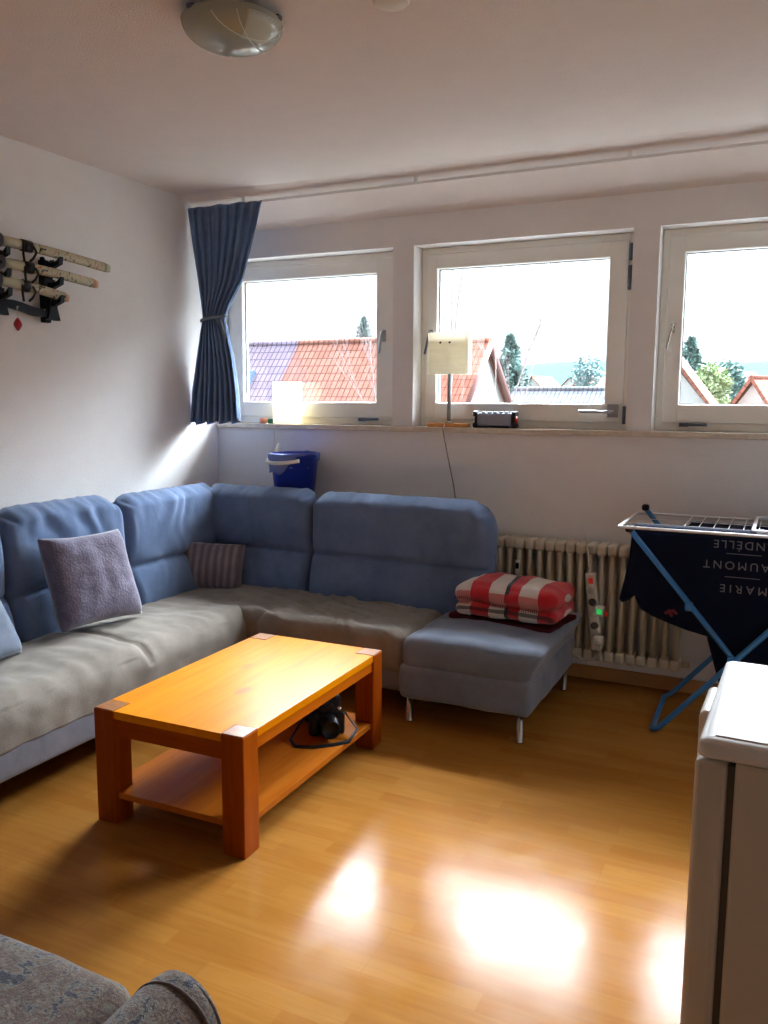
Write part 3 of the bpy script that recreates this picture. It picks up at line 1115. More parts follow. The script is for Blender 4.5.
# small dark label on the radiator rib next to the sofa
MB().box(2.065, 2.092, -.150, -.140, .57, .645, .003).build('heat_meter', M['white_plastic'], rad, RO)
MB().box(2.069, 2.088, -.1515, -.1495, .60, .632).build('display', M['black'], rad, RO)

# ------------------------------------------------------------------ power strip hanging in front of radiator
ps = thing('power_strip', 'white multi-socket strip hanging in front of the radiator', 'power strip', (2.50, -.175, .22))
PS = Matrix.Translation((2.505, -.185, .42)) @ Matrix.Rotation(R(-7), 4, 'Y')


def psb(mb, name, mat, par=ps):
    return mb.build(name, mat, par, (2.50, -.175, .22), PS)


psb(MB().box(-.027, .027, -.02, .02, -.20, .205, .008, 3), 'housing', M['white_plastic'])
psb(MB().box(-.010, .012, -.026, -.018, .150, .180, .003), 'switch', M['led_red'])
for k in range(4):
    z = .115 - k * .062
    psb(MB().lathe([(.0, -.0215), (.020, -.0215), (.021, -.019), (.019, -.0185), (.019, -.0195), (0, -.0195)], (0, 0, z), 18, axis='Y').rod((-.007, -.0225, z), (-.007, -.019, z), .003, 8).rod((.007, -.0225, z), (.007, -.019, z), .003, 8), 'socket', M['gasket' if k % 2 else 'cord_white'])
psb(MB().tube([(0, 0, .20), (-.004, .0, .26), (-.02, .05, .36), (-.03, .07, .42)], .004, 8), 'cable', M['cord_white'])
ad = thing('plug_adapter', 'small plug with a glowing green light on the socket strip', 'plug adapter', (2.545, -.25, .44))
MB().soft(rbox((0, .012, 0), (.024, .028, .026), .012), 10, 10, 10).build('body', M['white_plastic'], ad)
MB().box(-.012, .016, -.022, -.015, -.012, .014, .003).build('indicator_light', M['led_green'], ad)
MB().box(.030, .040, -.012, .004, -.020, .004, .002).build('button', M['led_red'], ad)
pl = thing('power_plug', 'white plug at the bottom of the socket strip', 'plug', (2.545, -.235, .285))
MB().soft(rbox((0, 0, 0), (.026, .026, .024), .014), 10, 10, 10).lathe([(0, -.03), (.017, -.03), (.018, -.02), (0, -.02)], (0, 0, 0), 14, axis='Y').build('body', M['white_plastic'], pl)
MB().tube([(0, -.005, -.02), (.01, -.01, -.06), (-.01, 0, -.10), (-.07, .01, -.125), (-.13, .01, -.09), (-.145, .02, -.03), (-.13, .02, .03)], .004, 8).build('cable', M['cord_white'], pl)

# ================================================================== BUCKET
bk = thing('bucket', 'blue bucket with a white plastic liner behind the sofa corner', 'bucket', (.69, -.175, .86))
BO = (0, 0, 0)
prof = [(0, .0), (.105, 0), (.112, .01), (.143, .300), (.152, .302), (.152, .318), (.143, .322), (.138, .318), (.107, .015), (0, .015)]
MB().lathe(prof, (0, 0, .002), 48).build('pail', M['bucket'], bk)


def liner(x, y, z):
    return None


lm = MB()
nl, nr = 48, 10
grid = []
for i in range(nr):
    t = i / (nr - 1)
    ringv = []
    for j in range(nl):
        a = 2 * PI * j / nl
        side = max(0, math.cos(a + 2.4))
        drop = .025 + .10 * side + .018 * math.sin(3 * a) + .012 * math.sin(7 * a)
        if t < .4:
            r = .134 - .0 * t
            z = .24 + (t / .4) * .085
        else:
            s_ = (t - .4) / .6
            r = .156 - .010 * s_
            z = .327 - drop * s_
        r += .004 * noise.noise(Vector((a * 4, t * 5, 1))) + .002
        ringv.append((r * math.cos(a), r * math.sin(a), z))
    grid.append(ringv)
vs = [v for r_ in grid for v in r_]
fs = [(i * nl + j, i * nl + (j + 1) % nl, (i + 1) * nl + (j + 1) % nl, (i + 1) * nl + j) for i in range(nr - 1) for j in range(nl)]
lm.add(vs, fs, 0, True)
lo_ = lm.build('plastic_liner', M['bag'], bk)
sm = lo_.modifiers.new('thick', 'SOLIDIFY')
sm.thickness = .001
hp = []
for k in range(21):
    a = PI + PI * k / 20 - .35
    hp.append((.158 * math.cos(a), .158 * math.sin(a) - .005, .300 - .030 * math.sin(PI * k / 20)))
hp = [(hp[0][0] + .004, hp[0][1] + .01, hp[0][2] + .07)] + hp[1:-3]
MB().tube(hp, .0115, 10).build('handle', M['white_plastic'], bk)

# ================================================================== CURTAIN + RAIL
cr = MB()
cr.box(.02, 4.1, -.262, -.232, 2.633, 2.642, .003)
cr.box(.02, 4.1, -.262, -.259, 2.627, 2.635)
props(cr.build('curtain_rail', M['wall']), 'thin white curtain rail along the ceiling above the windows', 'curtain rail')
bx_ = bpy.data.objects['curtain_rail']
for x in (.4, 1.5, 2.6, 3.7):
    MB().box(x - .01, x + .01, -.25, -.238, 2.641, 2.668).build('bracket', M['wall'], bx_)

ct = thing('curtain', 'blue pleated curtain tied at its middle beside the left window', 'curtain', (.2, -.22, 1.35))


def cur_fn():
    NU, NV = 150, 60
    z0, z1 = 1.350, 2.632
    key = [  # z, x left, x right, pleat amp, y
        (2.632, .008, .555, .014, -.275), (2.58, .012, .535, .016, -.272), (2.40, .035, .47, .018, -.262), (2.20, .062, .385, .020, -.245), (2.07, .078, .285, .022, -.235),
        (1.985, .088, .240, .018, -.235), (1.93, .070, .255, .022, -.235), (1.75, .040, .305, .028, -.245), (1.55, .012, .350, .032, -.265), (1.350, .004, .375, .036, -.285)]

    def at(z):
        for (a, b) in zip(key, key[1:]):
            if b[0] <= z <= a[0]:
                t = (a[0] - z) / (a[0] - b[0])
                t = t * t * (3 - 2 * t) if False else t
                return [a[i] + (b[i] - a[i]) * t for i in range(1, 5)]
        return key[-1][1:]
    verts, faces = [], []
    for j in range(NV + 1):
        z = z1 + (z0 - z1) * j / NV
        xl, xr, am, y0 = at(z)
        for i in range(NU + 1):
            u = i / NU
            ph = 2 * PI * 8.5 * u + 1.2 * noise.noise(Vector((u * 6, z * .8, 0)))
            uu = u + .010 * math.sin(ph * 2)
            x = xl + (xr - xl) * uu
            bul = math.sin(PI * u)
            y = y0 + am * math.cos(ph) * (.7 + .5 * noise.noise(Vector((u * 9, z * 1.5, 4)))) - .03 * bul * (1 - min(1, abs(z - 1.985) / .35))
            zz = z
            if j == NV:
                zz += .010 * math.sin(ph * .5) + .016 * u
            verts.append((max(x, .004), y, zz))
    for j in range(NV):
        for i in range(NU):
            a = j * (NU + 1) + i
            faces.append((a, a + 1, a + NU + 2, a + NU + 1))
    m_ = MB()
    m_.add(verts, faces, 0, True)
    return m_


co = cur_fn().build('drape', M['curtain'], ct, (.2, -.22, 1.35))
sm = co.modifiers.new('thick', 'SOLIDIFY')
sm.thickness = .004
hd = MB()
hd.tube([(.012 + .0465 * k / 1, -.262 + .012 * math.sin(k * 2.3), 2.630 + .004 * math.sin(k * 1.7)) for k in range(11)], .010, 8)
hd.build('heading', M['curtain'], ct, (.2, -.22, 1.35))
tie = [(.165 + .084 * math.cos(a), -.240 + .046 * math.sin(a), 1.985 + .012 * math.cos(a)) for a in [2 * PI * k / 24 for k in range(24)]]
td = MB().tube(tie, .011, 8, closed=True)
td.tube([(.20, -.262, 1.985), (.235, -.262, 1.95), (.255, -.255, 1.88), (.262, -.25, 1.80)], [.010, .012, .012, .006], 8)
td.build('tieback', M['tie'], ct, (.2, -.22, 1.35))

# ================================================================== THINGS ON THE SILL
la = thing('table_lamp', 'square cream-shaded lamp with an orange wooden foot on the windowsill', 'lamp', (1.595, .04, Z0))
MB().box(-.117, .117, -.045, .045, 0, .022, .003).build('base', M['orange_wood'], la)
MB().rod((0, 0, .021), (0, 0, .50), .0115, 16).lathe([(0, 0), (.024, 0), (.024, .008), (.012, .012), (0, .012)], (0, 0, .021), 20).build('pole', M['grey_pole'], la)
s_ = MB()
hw, hd_, z0, z1 = .124, .040, .300, .532


def shade(mb, hw, hd_, z0, z1, r=.02, th=.003, seed=0):
    pts = []
    for cx, cy, a0 in ((hw - r, -hd_ + r, -PI / 2), (hw - r, hd_ - r, 0), (-hw + r, hd_ - r, PI / 2), (-hw + r, -hd_ + r, PI)):
        for k in range(5):
            a = a0 + k / 4 * PI / 2
            pts.append((cx + r * math.cos(a), cy + r * math.sin(a)))
    n_ = len(pts)
    vv, ff = [], []
    for s2 in (1, 1 - th / hd_):
        for z in (z0, z1):
            for (x, y) in pts:
                vv.append((x * (1 if s2 == 1 else 1 - th / hw), y * s2, z))
    for i in range(n_):
        j = (i + 1) % n_
        ff += [(i, j, n_ + j, n_ + i), (2 * n_ + i, 3 * n_ + i, 3 * n_ + j, 2 * n_ + j), (i, 2 * n_ + i, 2 * n_ + j, j), (n_ + i, n_ + j, 3 * n_ + j, 3 * n_ + i)]
    mb.add(vv, ff)
    return mb


shd = shade(s_, hw, hd_, z0, z1).build('lamp_shade', M['shade_cream'], la)
for dx in (-.042, .014):
    MB().rod((dx, -hd_ - .003, .475), (dx, -hd_ + .002, .475), .0065, 12).build('rivet', M['cord_dark'], shd)
MB().tube([(-.004, -.05, .012), (-.004, -.075, .004), (-.002, -.078, -.03), (.03, -.062, -.20), (.055, -.055, -.32), (.075, -.052, -.44), (.085, -.05, -.60)], .0028, 8).build('cord', M['cord_dark'], la)

lb = thing('table_lamp', 'small white paper box lamp glowing in front of the left window', 'lamp', (.512, .035, Z0))
shade(MB(), .088, .045, .004, .262).build('lamp_shade', M['shade_white'], lb)
MB().lathe([(0, .0), (.035, .0), (.035, .012), (.012, .016), (.012, .07), (0, .07)], (0, 0, 0), 20).build('base', M['white_plastic'], lb)
MB().lathe([(0, .07), (.012, .072), (.026, .10), (.03, .13), (.02, .155), (0, .165)], (0, 0, 0), 20).build('bulb', M['bulb'], lb)
MB().tube([(-.03, -.04, .006), (-.05, -.068, .004), (-.052, -.072, -.03), (-.06, -.062, -.12), (-.09, -.06, -.20), (-.10, -.06, -.28)], .003, 8).build('cord', M['cord_white'], lb)

sp = thing('portable_speaker', 'grey and black rugged portable speaker on the windowsill', 'speaker', (1.877, .03, Z0))
MB().box(-.105, .105, -.028, .028, .010, .084, .014, 3).build('grille', M['speaker_grey'], sp)
bmp = MB()
for sx in (-1, 1):
    bmp.box(sx * .112 - .012, sx * .112 + .012, -.033, .033, 0, .030, .007, 2)
    bmp.box(sx * .112 - .012, sx * .112 + .012, -.033, .033, .064, .094, .007, 2)
    bmp.box(sx * .106 - .008, sx * .106 + .008, -.029, .029, .02, .075, .005, 2)
bmp.box(-.088, .088, -.031, .031, .001, .013, .005, 2)
for k in range(5):
    bmp.box(-.075 + k * .0335 - .010 + .01, -.075 + k * .0335 + .02, -.020, .020, .080, .092, .004, 2)
bmp.build('bumper', M['black'], sp)
MB().lathe([(0, 0), (.022, 0), (.020, .008), (0, .010)], (.118, 0, .047), 20, axis='X').build('end_cap', M['red'], sp)

cn = MB().lathe([(0, 0), (.022, 0), (.026, .012), (.024, .030), (.014, .036), (0, .036)], (0, 0, 0), 20).build('clay_pot', M['salmon'])
cn.location = (.335, -.002 + .03, Z0)
props(cn, 'tiny salmon clay pot on the sill under the curtain hem', 'pot')
gx = MB().box(-.024, .024, -.02, .02, 0, .030, .003).build('small_box', M['green'])
gx.location = (.392, .045, Z0)
props(gx, 'tiny green box on the sill next to the curtain hem', 'box')
cl = MB().soft(rbox((0, 0, .012), (.03, .02, .011), .009), 8, 8, 6).build('crumpled_tissue', M['white_plastic'])
cl.location = (1.310, -.0, 2.0)
bpy.data.objects.remove(cl)

# ================================================================== CEILING LAMP + COVER
cl = thing('ceiling_lamp', 'round frosted glass bowl lamp on the ceiling', 'ceiling lamp', (1.70, -2.15, 2.70))
Rb = .158
prof = []
for k in range(15):
    t = k / 14
    r = Rb * math.sin(t * PI / 2 * 1.0)
    z = -.110 + .078 * (1 - math.cos(t * PI / 2)) / 1.0
    prof.append((r, z))
outer = [(max(r, 0), z) for r, z in prof]
inner = [(max(r - .004, 0), z + .004) for r, z in prof][::-1]
MB().lathe([(0, outer[0][1])] + outer[1:] + [(Rb + .001, -.030)] + inner[:-1] + [(0, inner[-1][1])], (0, 0, 0), 56).build('glass_bowl', M['lamp_glass'], cl)
bl_ = bpy.data.objects['glass_bowl']


def bowl_z(r):
    t = math.asin(min(1, r / Rb)) / (PI / 2)
    return -.110 + .078 * (1 - math.cos(t * PI / 2)) - .0012


# clear glass sector bounded by crossing etched lines
sec = MB()
vv, ff = [], []
NS = 16
for i in range(NS + 1):
    for j in range(9):
        a = R(-38) + R(58) * i / NS
        r = Rb * (.52 + .47 * j / 8)
        vv.append((r * math.cos(a), r * math.sin(a), bowl_z(r) - .0005))
for i in range(NS):
    for j in range(8):
        a = i * 9 + j
        ff.append((a, a + 1, a + 10, a + 9))
sec.add(vv, ff, 0, True)
so_ = sec.build('clear_segment', M['lamp_glass_clear'], cl)
so_.modifiers.new('thick', 'SOLIDIFY').thickness = .001
ln = MB()
for (p, q) in (((.05, .12), (.10, -.118)), ((.135, .085), (.03, -.150))):
    ln.tube([(p[0] + (q[0] - p[0]) * t, p[1] + (q[1] - p[1]) * t, bowl_z(math.hypot(p[0] + (q[0] - p[0]) * t, p[1] + (q[1] - p[1]) * t)) - .001) for t in [k / 12 for k in range(13)]], .0016, 6)
ln.build('etched_line', M['lamp_line'], cl)
MB().lathe([(0, -.001), (.085, -.001), (.09, -.012), (.085, -.028), (0, -.030)], (0, 0, 0), 32).build('ceiling_plate', M['white_plastic'], cl)
MB().lathe([(0, -.072), (.012, -.072), (.012, -.028), (0, -.028)], (0, 0, 0), 12).build('stem', M['steel_dark'], cl)
for a in (.2, 2.3, 4.4):
    cp_ = MB().box(math.cos(a) * .150 - .012, math.cos(a) * .150 + .012, math.sin(a) * .150 - .012, math.sin(a) * .150 + .012, -.034, -.020, .003)
    cp_.rod((math.cos(a) * .07, math.sin(a) * .07, -.02), (math.cos(a) * .155, math.sin(a) * .155, -.026), .005)
    cp_.build('clip', M['steel_dark'], cl)
rc = MB().lathe([(0, -.001), (.052, -.001), (.056, -.006), (.050, -.012), (0, -.014)], (0, 0, 0), 32).build('ceiling_cover', M['shade_white'])
rc.location = (2.19, -2.02, 2.70)
rc.data.materials[0] = plain('cover_plastic', (.66, .58, .46), .5)
props(rc, 'small round blanking cover on the ceiling right of the lamp', 'ceiling cover')

# ================================================================== SWORD STAND
ss = thing('sword_stand', 'black lacquered three-tier sword stand fixed to the left wall', 'sword stand', (0.0, -1.55, 1.84))
SS = (0.0, -1.55, 1.84)


def upright(y, name='upright'):
    u = MB()
    # foot block
    u.prism([(y - .036, 1.885), (y + .040, 1.880), (y + .034, 1.905), (y + .024, 1.94), (y + .020, 2.00), (y - .020, 2.00), (y - .024, 1.94), (y - .028, 1.91)], 'x', .045, .075)
    for zt in (1.990, 2.075, 2.170):           # three cupped arms reaching forwards
        u.prism([(y - .024, zt - .10), (y + .020, zt - .10), (y + .030, zt - .03), (y + .034, zt + .004), (y + .012, zt - .012), (y - .012, zt - .012), (y - .030, zt + .010), (y - .034, zt - .02)], 'x', .030, .055)
        u.prism([(.035, zt - .060), (.135, zt - .026), (.140, zt + .008), (.118, zt - .010), (.085, zt - .020), (.040, zt - .018)], 'y', y - .012, y + .012)
    u.box(.002, .035, y - .02, y + .02, 1.87, 2.17, .004)
    return u.build(name, M['blackwood'], ss, SS)


upright(-1.395)
upright(-1.70)
cb = MB()
pts = []
for k in range(13):
    t = k / 12
    y = -1.70 + .305 * t
    pts.append((y, 1.950 + .008 * math.sin(2 * PI * t * 1) - .015 * t))
low = [(y, z - .034 - .008 * math.sin(PI * i / 12)) for i, (y, z) in enumerate(pts)]
cb.prism(pts + low[::-1], 'x', .046, .064)
cb.build('crossbar', M['blackwood'], ss, SS)
for y in (-1.60, -1.44):
    MB().lathe([(0, 0), (.006, 0), (.006, .003), (0, .004)], (.064, y, 1.926), 12, axis='X').build('screw', M['chrome'], ss, SS)


def sword(label, z_h, z_t, y_guard, y_tip, yh, tip_mat, flip):
    """a sheathed curved sword lying in the arms, hilt to the left"""
    s = thing('sword', label, 'sword', (.108, y_guard, z_h), 'sheathed swords on the stand' if False else None)
    o = (.108, y_guard, z_h)

    def P(t, sag=.006):
        y = y_guard + (y_tip - y_guard) * t
        z = z_h + (z_t - z_h) * t + sag * math.sin(PI * t)
        return (.108, y, z)
    pts = [P(k / 16) for k in range(17)]
    MB().tube(pts[:6], .0145, 14, flat=1.65).build('scabbard_mouth', M['scabbard_plain'], s, o)
    MB().tube(pts[5:16], .0142, 14, flat=1.65).build('scabbard', M['scabbard'], s, o)
    MB().tube(pts[15:], [.0145, .012], 14, flat=1.65).build('scabbard_tip', tip_mat, s, o)
    d = Vector((0, y_guard - yh, 0))
    hz_ = z_h + (z_h - z_t) / (y_tip - y_guard) * (y_guard - yh) * .8
    MB().tube([(.108, yh, hz_), (.108, (yh + y_guard) / 2, (hz_ + z_h) / 2 + .002), (.108, y_guard - .006, z_h)], [.014, .0125, .014], 12, flat=.8).build('hilt', M['blackwood'], s, o)
    g = MB().lathe([(0, -.004), (.030, -.004), (.032, 0), (.030, .004), (0, .004)], (.108, y_guard - .003, z_h), 24, axis='Y')
    g.build('guard', M['steel_dark'], s, o)
    # cord wrapped on the scabbard with hanging ends
    cy = y_guard + .145
    t = (cy - y_guard) / (y_tip - y_guard)
    c = P(t)
    k_ = MB()
    k_.tube([P(t - .045), P(t + .045)], 0.0185, 14, flat=1.5)
    k_.tube([(c[0] + .018, cy - .030, c[2]), (c[0] + .02, cy - .034, c[2] - .04), (c[0] + .016, cy - .026, c[2] - .075)], .0055, 8)
    k_.tube([(c[0] + .018, cy + .028, c[2]), (c[0] + .024, cy + .040, c[2] - .025), (c[0] + .02, cy + .022, c[2] - .055), (c[0] + .018, cy + .004, c[2] - .070)], .0055, 8)
    k_.build('wrapped_cord', M['black'], s, o)
    return s


sword('long cream floral sheathed sword, topmost on the wall stand', 2.205, 2.172, -1.72, -1.045, -1.98, M['scabbard_plain'], 0)
sword('cream floral sheathed sword in the middle of the wall stand', 2.108, 2.082, -1.715, -1.135, -1.93, M['scabbard_tip'], 0)
sword('shortest cream floral sheathed sword, lowest on the wall stand', 2.028, 1.990, -1.735, -1.335, -1.92, M['scabbard_tip'], 0)
orn = thing('hanging_ornament', 'red faceted bead hanging from the sword stand', 'ornament', (.07, -1.61, 1.842))
MB().lathe([(0, -.030), (.006, -.026), (.018, -.008), (.020, .004), (.012, .020), (.004, .030), (0, .032)], (0, 0, 0), 8).build('bead', M['red'], orn)
MB().rod((0, 0, .03), (0, .0, .085), .0012, 6).build('thread', M['cord_white'], orn)

# ================================================================== DRYING RACK
dr = thing('drying_rack', 'folding clothes rack with blue legs and white wire top', 'drying rack', (3.2, -.39, 0))
DO = (3.2, -.39, 0)
YN, YF, ZR = -.65, -.13, .94
X0, X1 = 2.69, 3.78
lgA = MB()
lgA.tube([(3.66, YN, ZR - .02), (2.905, YN, .03), (2.875, YN + .03, .012), (2.870, YF - .03, .012), (2.905, YF, .03), (3.66, YF, ZR - .02)], .0125, 12)
lgA.build('leg_frame', M['blue_pipe'], dr, DO)
lgB = MB()
lgB.tube([(2.735, YN + .03, ZR - .01), (3.50, YN + .03, .03), (3.53, YN + .05, .012), (3.53, YF - .05, .012), (3.50, YF - .03, .03), (2.735, YF - .03, ZR + .03)], .0125, 12)
lgB.build('leg_frame', M['blue_pipe'], dr, DO)
for yy in (YN, YF):
    MB().soft(rbox((3.19, yy + (.015 if yy == YN else -.015), .385), (.014, .028, .016), .008), 6, 6, 6).build('joint', M['blue_pipe'], dr, DO)
MB().soft(rbox((3.005, YN + .03, .60), (.017, .015, .020), .008), 6, 6, 6).build('clip', M['blue_pipe'], dr, DO)
for p in ((2.735, YF - .03, ZR + .035), (2.735, YN + .03, ZR - .01)):
    MB().soft(rbox(p, (.018, .020, .016), .012), 8, 8, 8).build('end_cap', M['black'], dr, DO)
tp = MB()
rim = [(X0 + .02, YN, ZR), (X1, YN, ZR), (X1 + .02, YN + .02, ZR), (X1 + .02, YF - .02, ZR), (X1, YF, ZR), (X0 + .02, YF, ZR), (X0, YF - .015, ZR), (X0, YN + .015, ZR)]
tp.tube(rim, .0068, 8, closed=True)
tp.build('rim', M['white_wire'], dr, DO)
for k in range(14):
    x = 2.955 + k * .062
    w_ = MB().rod((x, YN, ZR), (x, YF, ZR), .0024, 6)
    w_.build('wire', M['white_wire'], dr, DO)
for y in (-.30, -.47):
    MB().rod((X0 + .01, y, ZR - .004), (X1 + .02, y, ZR - .004), .0022, 6).build('wire', M['white_wire'], dr, DO)
wg = MB().tube([(3.27, YN + .03, ZR + .014), (3.75, YN + .03, ZR + .014), (3.77, YN + .05, ZR + .014), (3.77, YF - .03, ZR + .014), (3.75, YF, ZR + .014), (3.27, YF, ZR + .014), (3.245, YF - .03, ZR + .014), (3.245, YN + .05, ZR + .014)], .0085, 8, closed=True)
wg.build('folded_wing', M['white_wire'], dr, DO)


def cloth_sheet(poly, y, th, wave, seed, step=.03):
    """outline (x,z) cut into a fine grid, waved in depth and given a thickness"""
    t = bmesh.new()
    vs = [t.verts.new((p[0], 0, p[1])) for p in poly]
    t.faces.new(vs)
    xs = [p[0] for p in poly]
    zs = [p[1] for p in poly]
    v = min(xs) + step
    while v < max(xs):
        bmesh.ops.bisect_plane(t, geom=t.verts[:] + t.edges[:] + t.faces[:], plane_co=(v, 0, 0), plane_no=(1, 0, 0))
        v += step
    v = min(zs) + step
    while v < max(zs):
        bmesh.ops.bisect_plane(t, geom=t.verts[:] + t.edges[:] + t.faces[:], plane_co=(0, 0, v), plane_no=(0, 0, 1))
        v += step
    bmesh.ops.triangulate(t, faces=[f for f in t.faces if len(f.verts) > 4])
    zt = max(zs)
    for q_ in t.verts:
        k = min(1, (zt - q_.co.z) / .25)
        q_.co.y = y + wave * k * (math.sin(q_.co.x * 26 + seed) * .6 + noise.noise(Vector((q_.co.x * 7, q_.co.z * 3, seed))))
    for f in t.faces:
        f.smooth = True
    r_ = bmesh.ops.solidify(t, geom=t.faces[:], thickness=th)
    m_ = MB()
    m_.merge(t)
    return m_


sh_ = thing('t_shirt', 'navy t-shirt with pale upside-down lettering hung on the rack', 't-shirt', (3.15, -.60, .9))
SH = (3.15, -.60, .9)
ol = [(2.745, .925), (3.68, .925), (3.70, .60), (3.74, .50), (3.60, .44), (3.52, .20), (3.40, .16), (3.25, .185), (3.165, .19), (3.135, .30), (3.085, .472), (3.00, .49), (2.915, .512), (2.85, .535), (2.795, .565), (2.770, .625),
      (2.745, .600), (2.715, .585), (2.700, .60), (2.722, .70), (2.738, .79)]
cloth_sheet(ol[::-1], -.612, .004, .006, 2).build('fabric', M['navy'], sh_, SH)
fold = MB().soft(rbox((3.215, -.590, .936), (.465, .035, .014), .013), 40, 8, 4)
fold.build('top_fold', M['navy'], sh_, SH)


def text(body, size, x, z, name='lettering', mat='print', flip=True, parent=sh_, off=SH, y=-.6235, sp=1.35, ang=0):
    cu = bpy.data.curves.new(name, 'FONT')
    cu.body = body
    cu.size = size
    cu.align_x = 'CENTER'
    cu.align_y = 'CENTER'
    cu.space_character = sp
    cu.extrude = .0006
    o = bpy.data.objects.new('tmp_text', cu)
    C.objects.link(o)
    dg = bpy.context.evaluated_depsgraph_get()
    me = bpy.data.meshes.new_from_object(o.evaluated_get(dg))
    bpy.data.objects.remove(o)
    mt = Matrix.Translation((x, y, z)) @ Matrix.Rotation(R(90), 4, 'X') @ Matrix.Rotation(PI if flip else 0, 4, 'Z')
    for v in me.vertices:
        v.co = mt @ v.co - Vector(off)
    me.materials.clear()
    me.materials.append(M[mat])
    ob = bpy.data.objects.new(name, me)
    C.objects.link(ob)
    ob.parent = parent
    return ob


text('MARIE', .050, 3.222, .700, sp=1.5)
text('CHAUMONT', .050, 3.232, .802, sp=1.38)
text('ANDÉLLE', .050, 3.215, .893, sp=1.25)
for z in (.750, .852):
    MB().box(3.145, 3.285, -.6245, -.6225, z - .0013, z + .0013).build('printed_rule', M['print'], sh_, SH)
em = MB()
for dx, dz, r_ in ((0, 0, .012), (.016, .004, .010), (-.014, -.006, .009), (.028, -.004, .008), (.008, -.016, .008)):
    em.lathe([(0, -.0008), (r_, -.0008), (r_, .0008), (0, .0008)], (2.925 + dx, -.6235, .568 + dz), 7, axis='Y')
em.build('red_emblem', M['red_print'], sh_, SH)

ga = thing('folded_garment', 'dark garment draped over the back wires of the rack', 'garment', (3.3, -.33, .9))
GO = (3.3, -.33, .9)
cloth_sheet([(2.96, .922), (3.7, .922), (3.7, .50), (3.4, .48), (2.98, .52)][::-1], -.22, .004, .008, 5).soft(rbox((3.34, -.31, .925), (.38, .10, .006), .005, (0, 0, 0), .003, 12, 3), 40, 12, 3).build('fabric', M['navy'], ga, GO)
MB().soft(rbox((3.12, -.50, .925), (.12, .05, .005), .0045, (0, 0, 0), .003, 12, 3), 20, 8, 3).build('trim', M['maroon'], ga, GO)

# ================================================================== FRIDGE
FX0, FX1, FY0, FY1, FZ = 3.250, 3.82, -2.990, -2.475, .92
fr = thing('fridge', 'cream under-counter fridge with a white worktop, door facing left', 'fridge', (3.53, -2.77, 0))
FO = (3.53, -2.77, 0)
fr.rotation_euler = (0, 0, -R(1.5))
MB().box(FX0 + .062, FX1, FY0 + .008, FY1 - .008, .03, FZ - .036, .006).build('body', M['fridge'], fr, FO)
MB().box(FX0 + .050, FX0 + .064, FY0 + .016, FY1 - .016, .10, FZ - .045).build('door_gasket', M['gasket'], fr, FO)
dor = MB().box(FX0 - .004, FX0 + .050, FY0 + .006, FY1 - .006, .085, FZ - .040, .012, 4).build('door', M['fridge'], fr, FO)
MB().box(FX0 - .030, FX0 + .006, FY1 - .22, FY1 - .04, .66, FZ - .055, .013, 4).build('handle', M['fridge'], dor)
for v in bpy.data.objects['fridge'].children[-1].children if False else []:
    pass
for ch in bpy.data.objects:
    if ch.parent == dor:
        for v in ch.data.vertices:
            v.co -= Vector(FO)
wt_ = MB().soft(rbox(((FX0 + FX1) / 2, (FY0 + FY1) / 2, FZ - .018), ((FX1 - FX0) / 2, (FY1 - FY0) / 2, .018), .012), 40, 40, 10)
wt_.build('worktop_rim', M['fridge_top'], fr, FO)
MB().box(FX0 + .026, FX1 - .012, FY0 + .026, FY1 - .018, FZ - .004, FZ + .0022, .0015).build('worktop_panel', M['fridge_top'], fr, FO)
MB().box(FX0 + .05, FX1 - .02, FY0 + .03, FY1 - .03, .0, .032).build('plinth', M['gasket'], fr, FO)

# ================================================================== ARMCHAIR
ac = thing('armchair', 'floral tapestry armchair with a rolled arm in the near left corner', 'armchair', (1.95, -3.9, 0))
AO = (1.95, -3.9, 0)
AY = -3.40
MB().soft(rbox((1.93, AY - .38, .385), (.43, .38, .075), .055, (0, .01, .02), .006, 6, 40), 50, 44, 12).build('seat_cushion', M['floral'], ac, AO)
MB().soft(rbox((1.93, AY - .40, .19), (.50, .375, .125), .03), 20, 20, 8).build('base', M['floral'], ac, AO)


def arm(cx, sgn, seed):
    Rr, yb, yf = .088, AY - .80, AY - .03
    mb = MB()

    def fn(x, y, z):
        # x across, y along, z up: a mushroom profile (post below, roll on top)
        v = (z + 1) / 2
        yy = yb + (yf - yb) * (y + 1) / 2
        zt = .525
        if v < .55:
            zz = .07 + v / .55 * (zt - 2 * Rr * .8 - .07)
            hw_ = .062
            xx = x * hw_
        else:
            a = (v - .55) / .45 * PI
            zz = zt - Rr - Rr * math.cos(a) * 1.0
            hw_ = max(.0, math.sin(a)) * Rr
            hw_ = max(hw_, .062 if a < .8 else 0)
            xx = x * hw_
        droop = .05 * ((y - 1) / 2) ** 2
        zz += .006 * nz3((xx, yy, zz), 9, seed) - .0 * droop
        xx += .006 * nz3((xx, yy, zz), 8, seed + 1)
        if abs(y) > .9:
            k = (abs(y) - .9) / .1
            xx *= 1 - .10 * k * k
        return Vector((cx + xx, yy, zz))
    mb.soft(fn, 14, 40, 44)
    return mb.build('armrest', M['floral'], ac, AO)


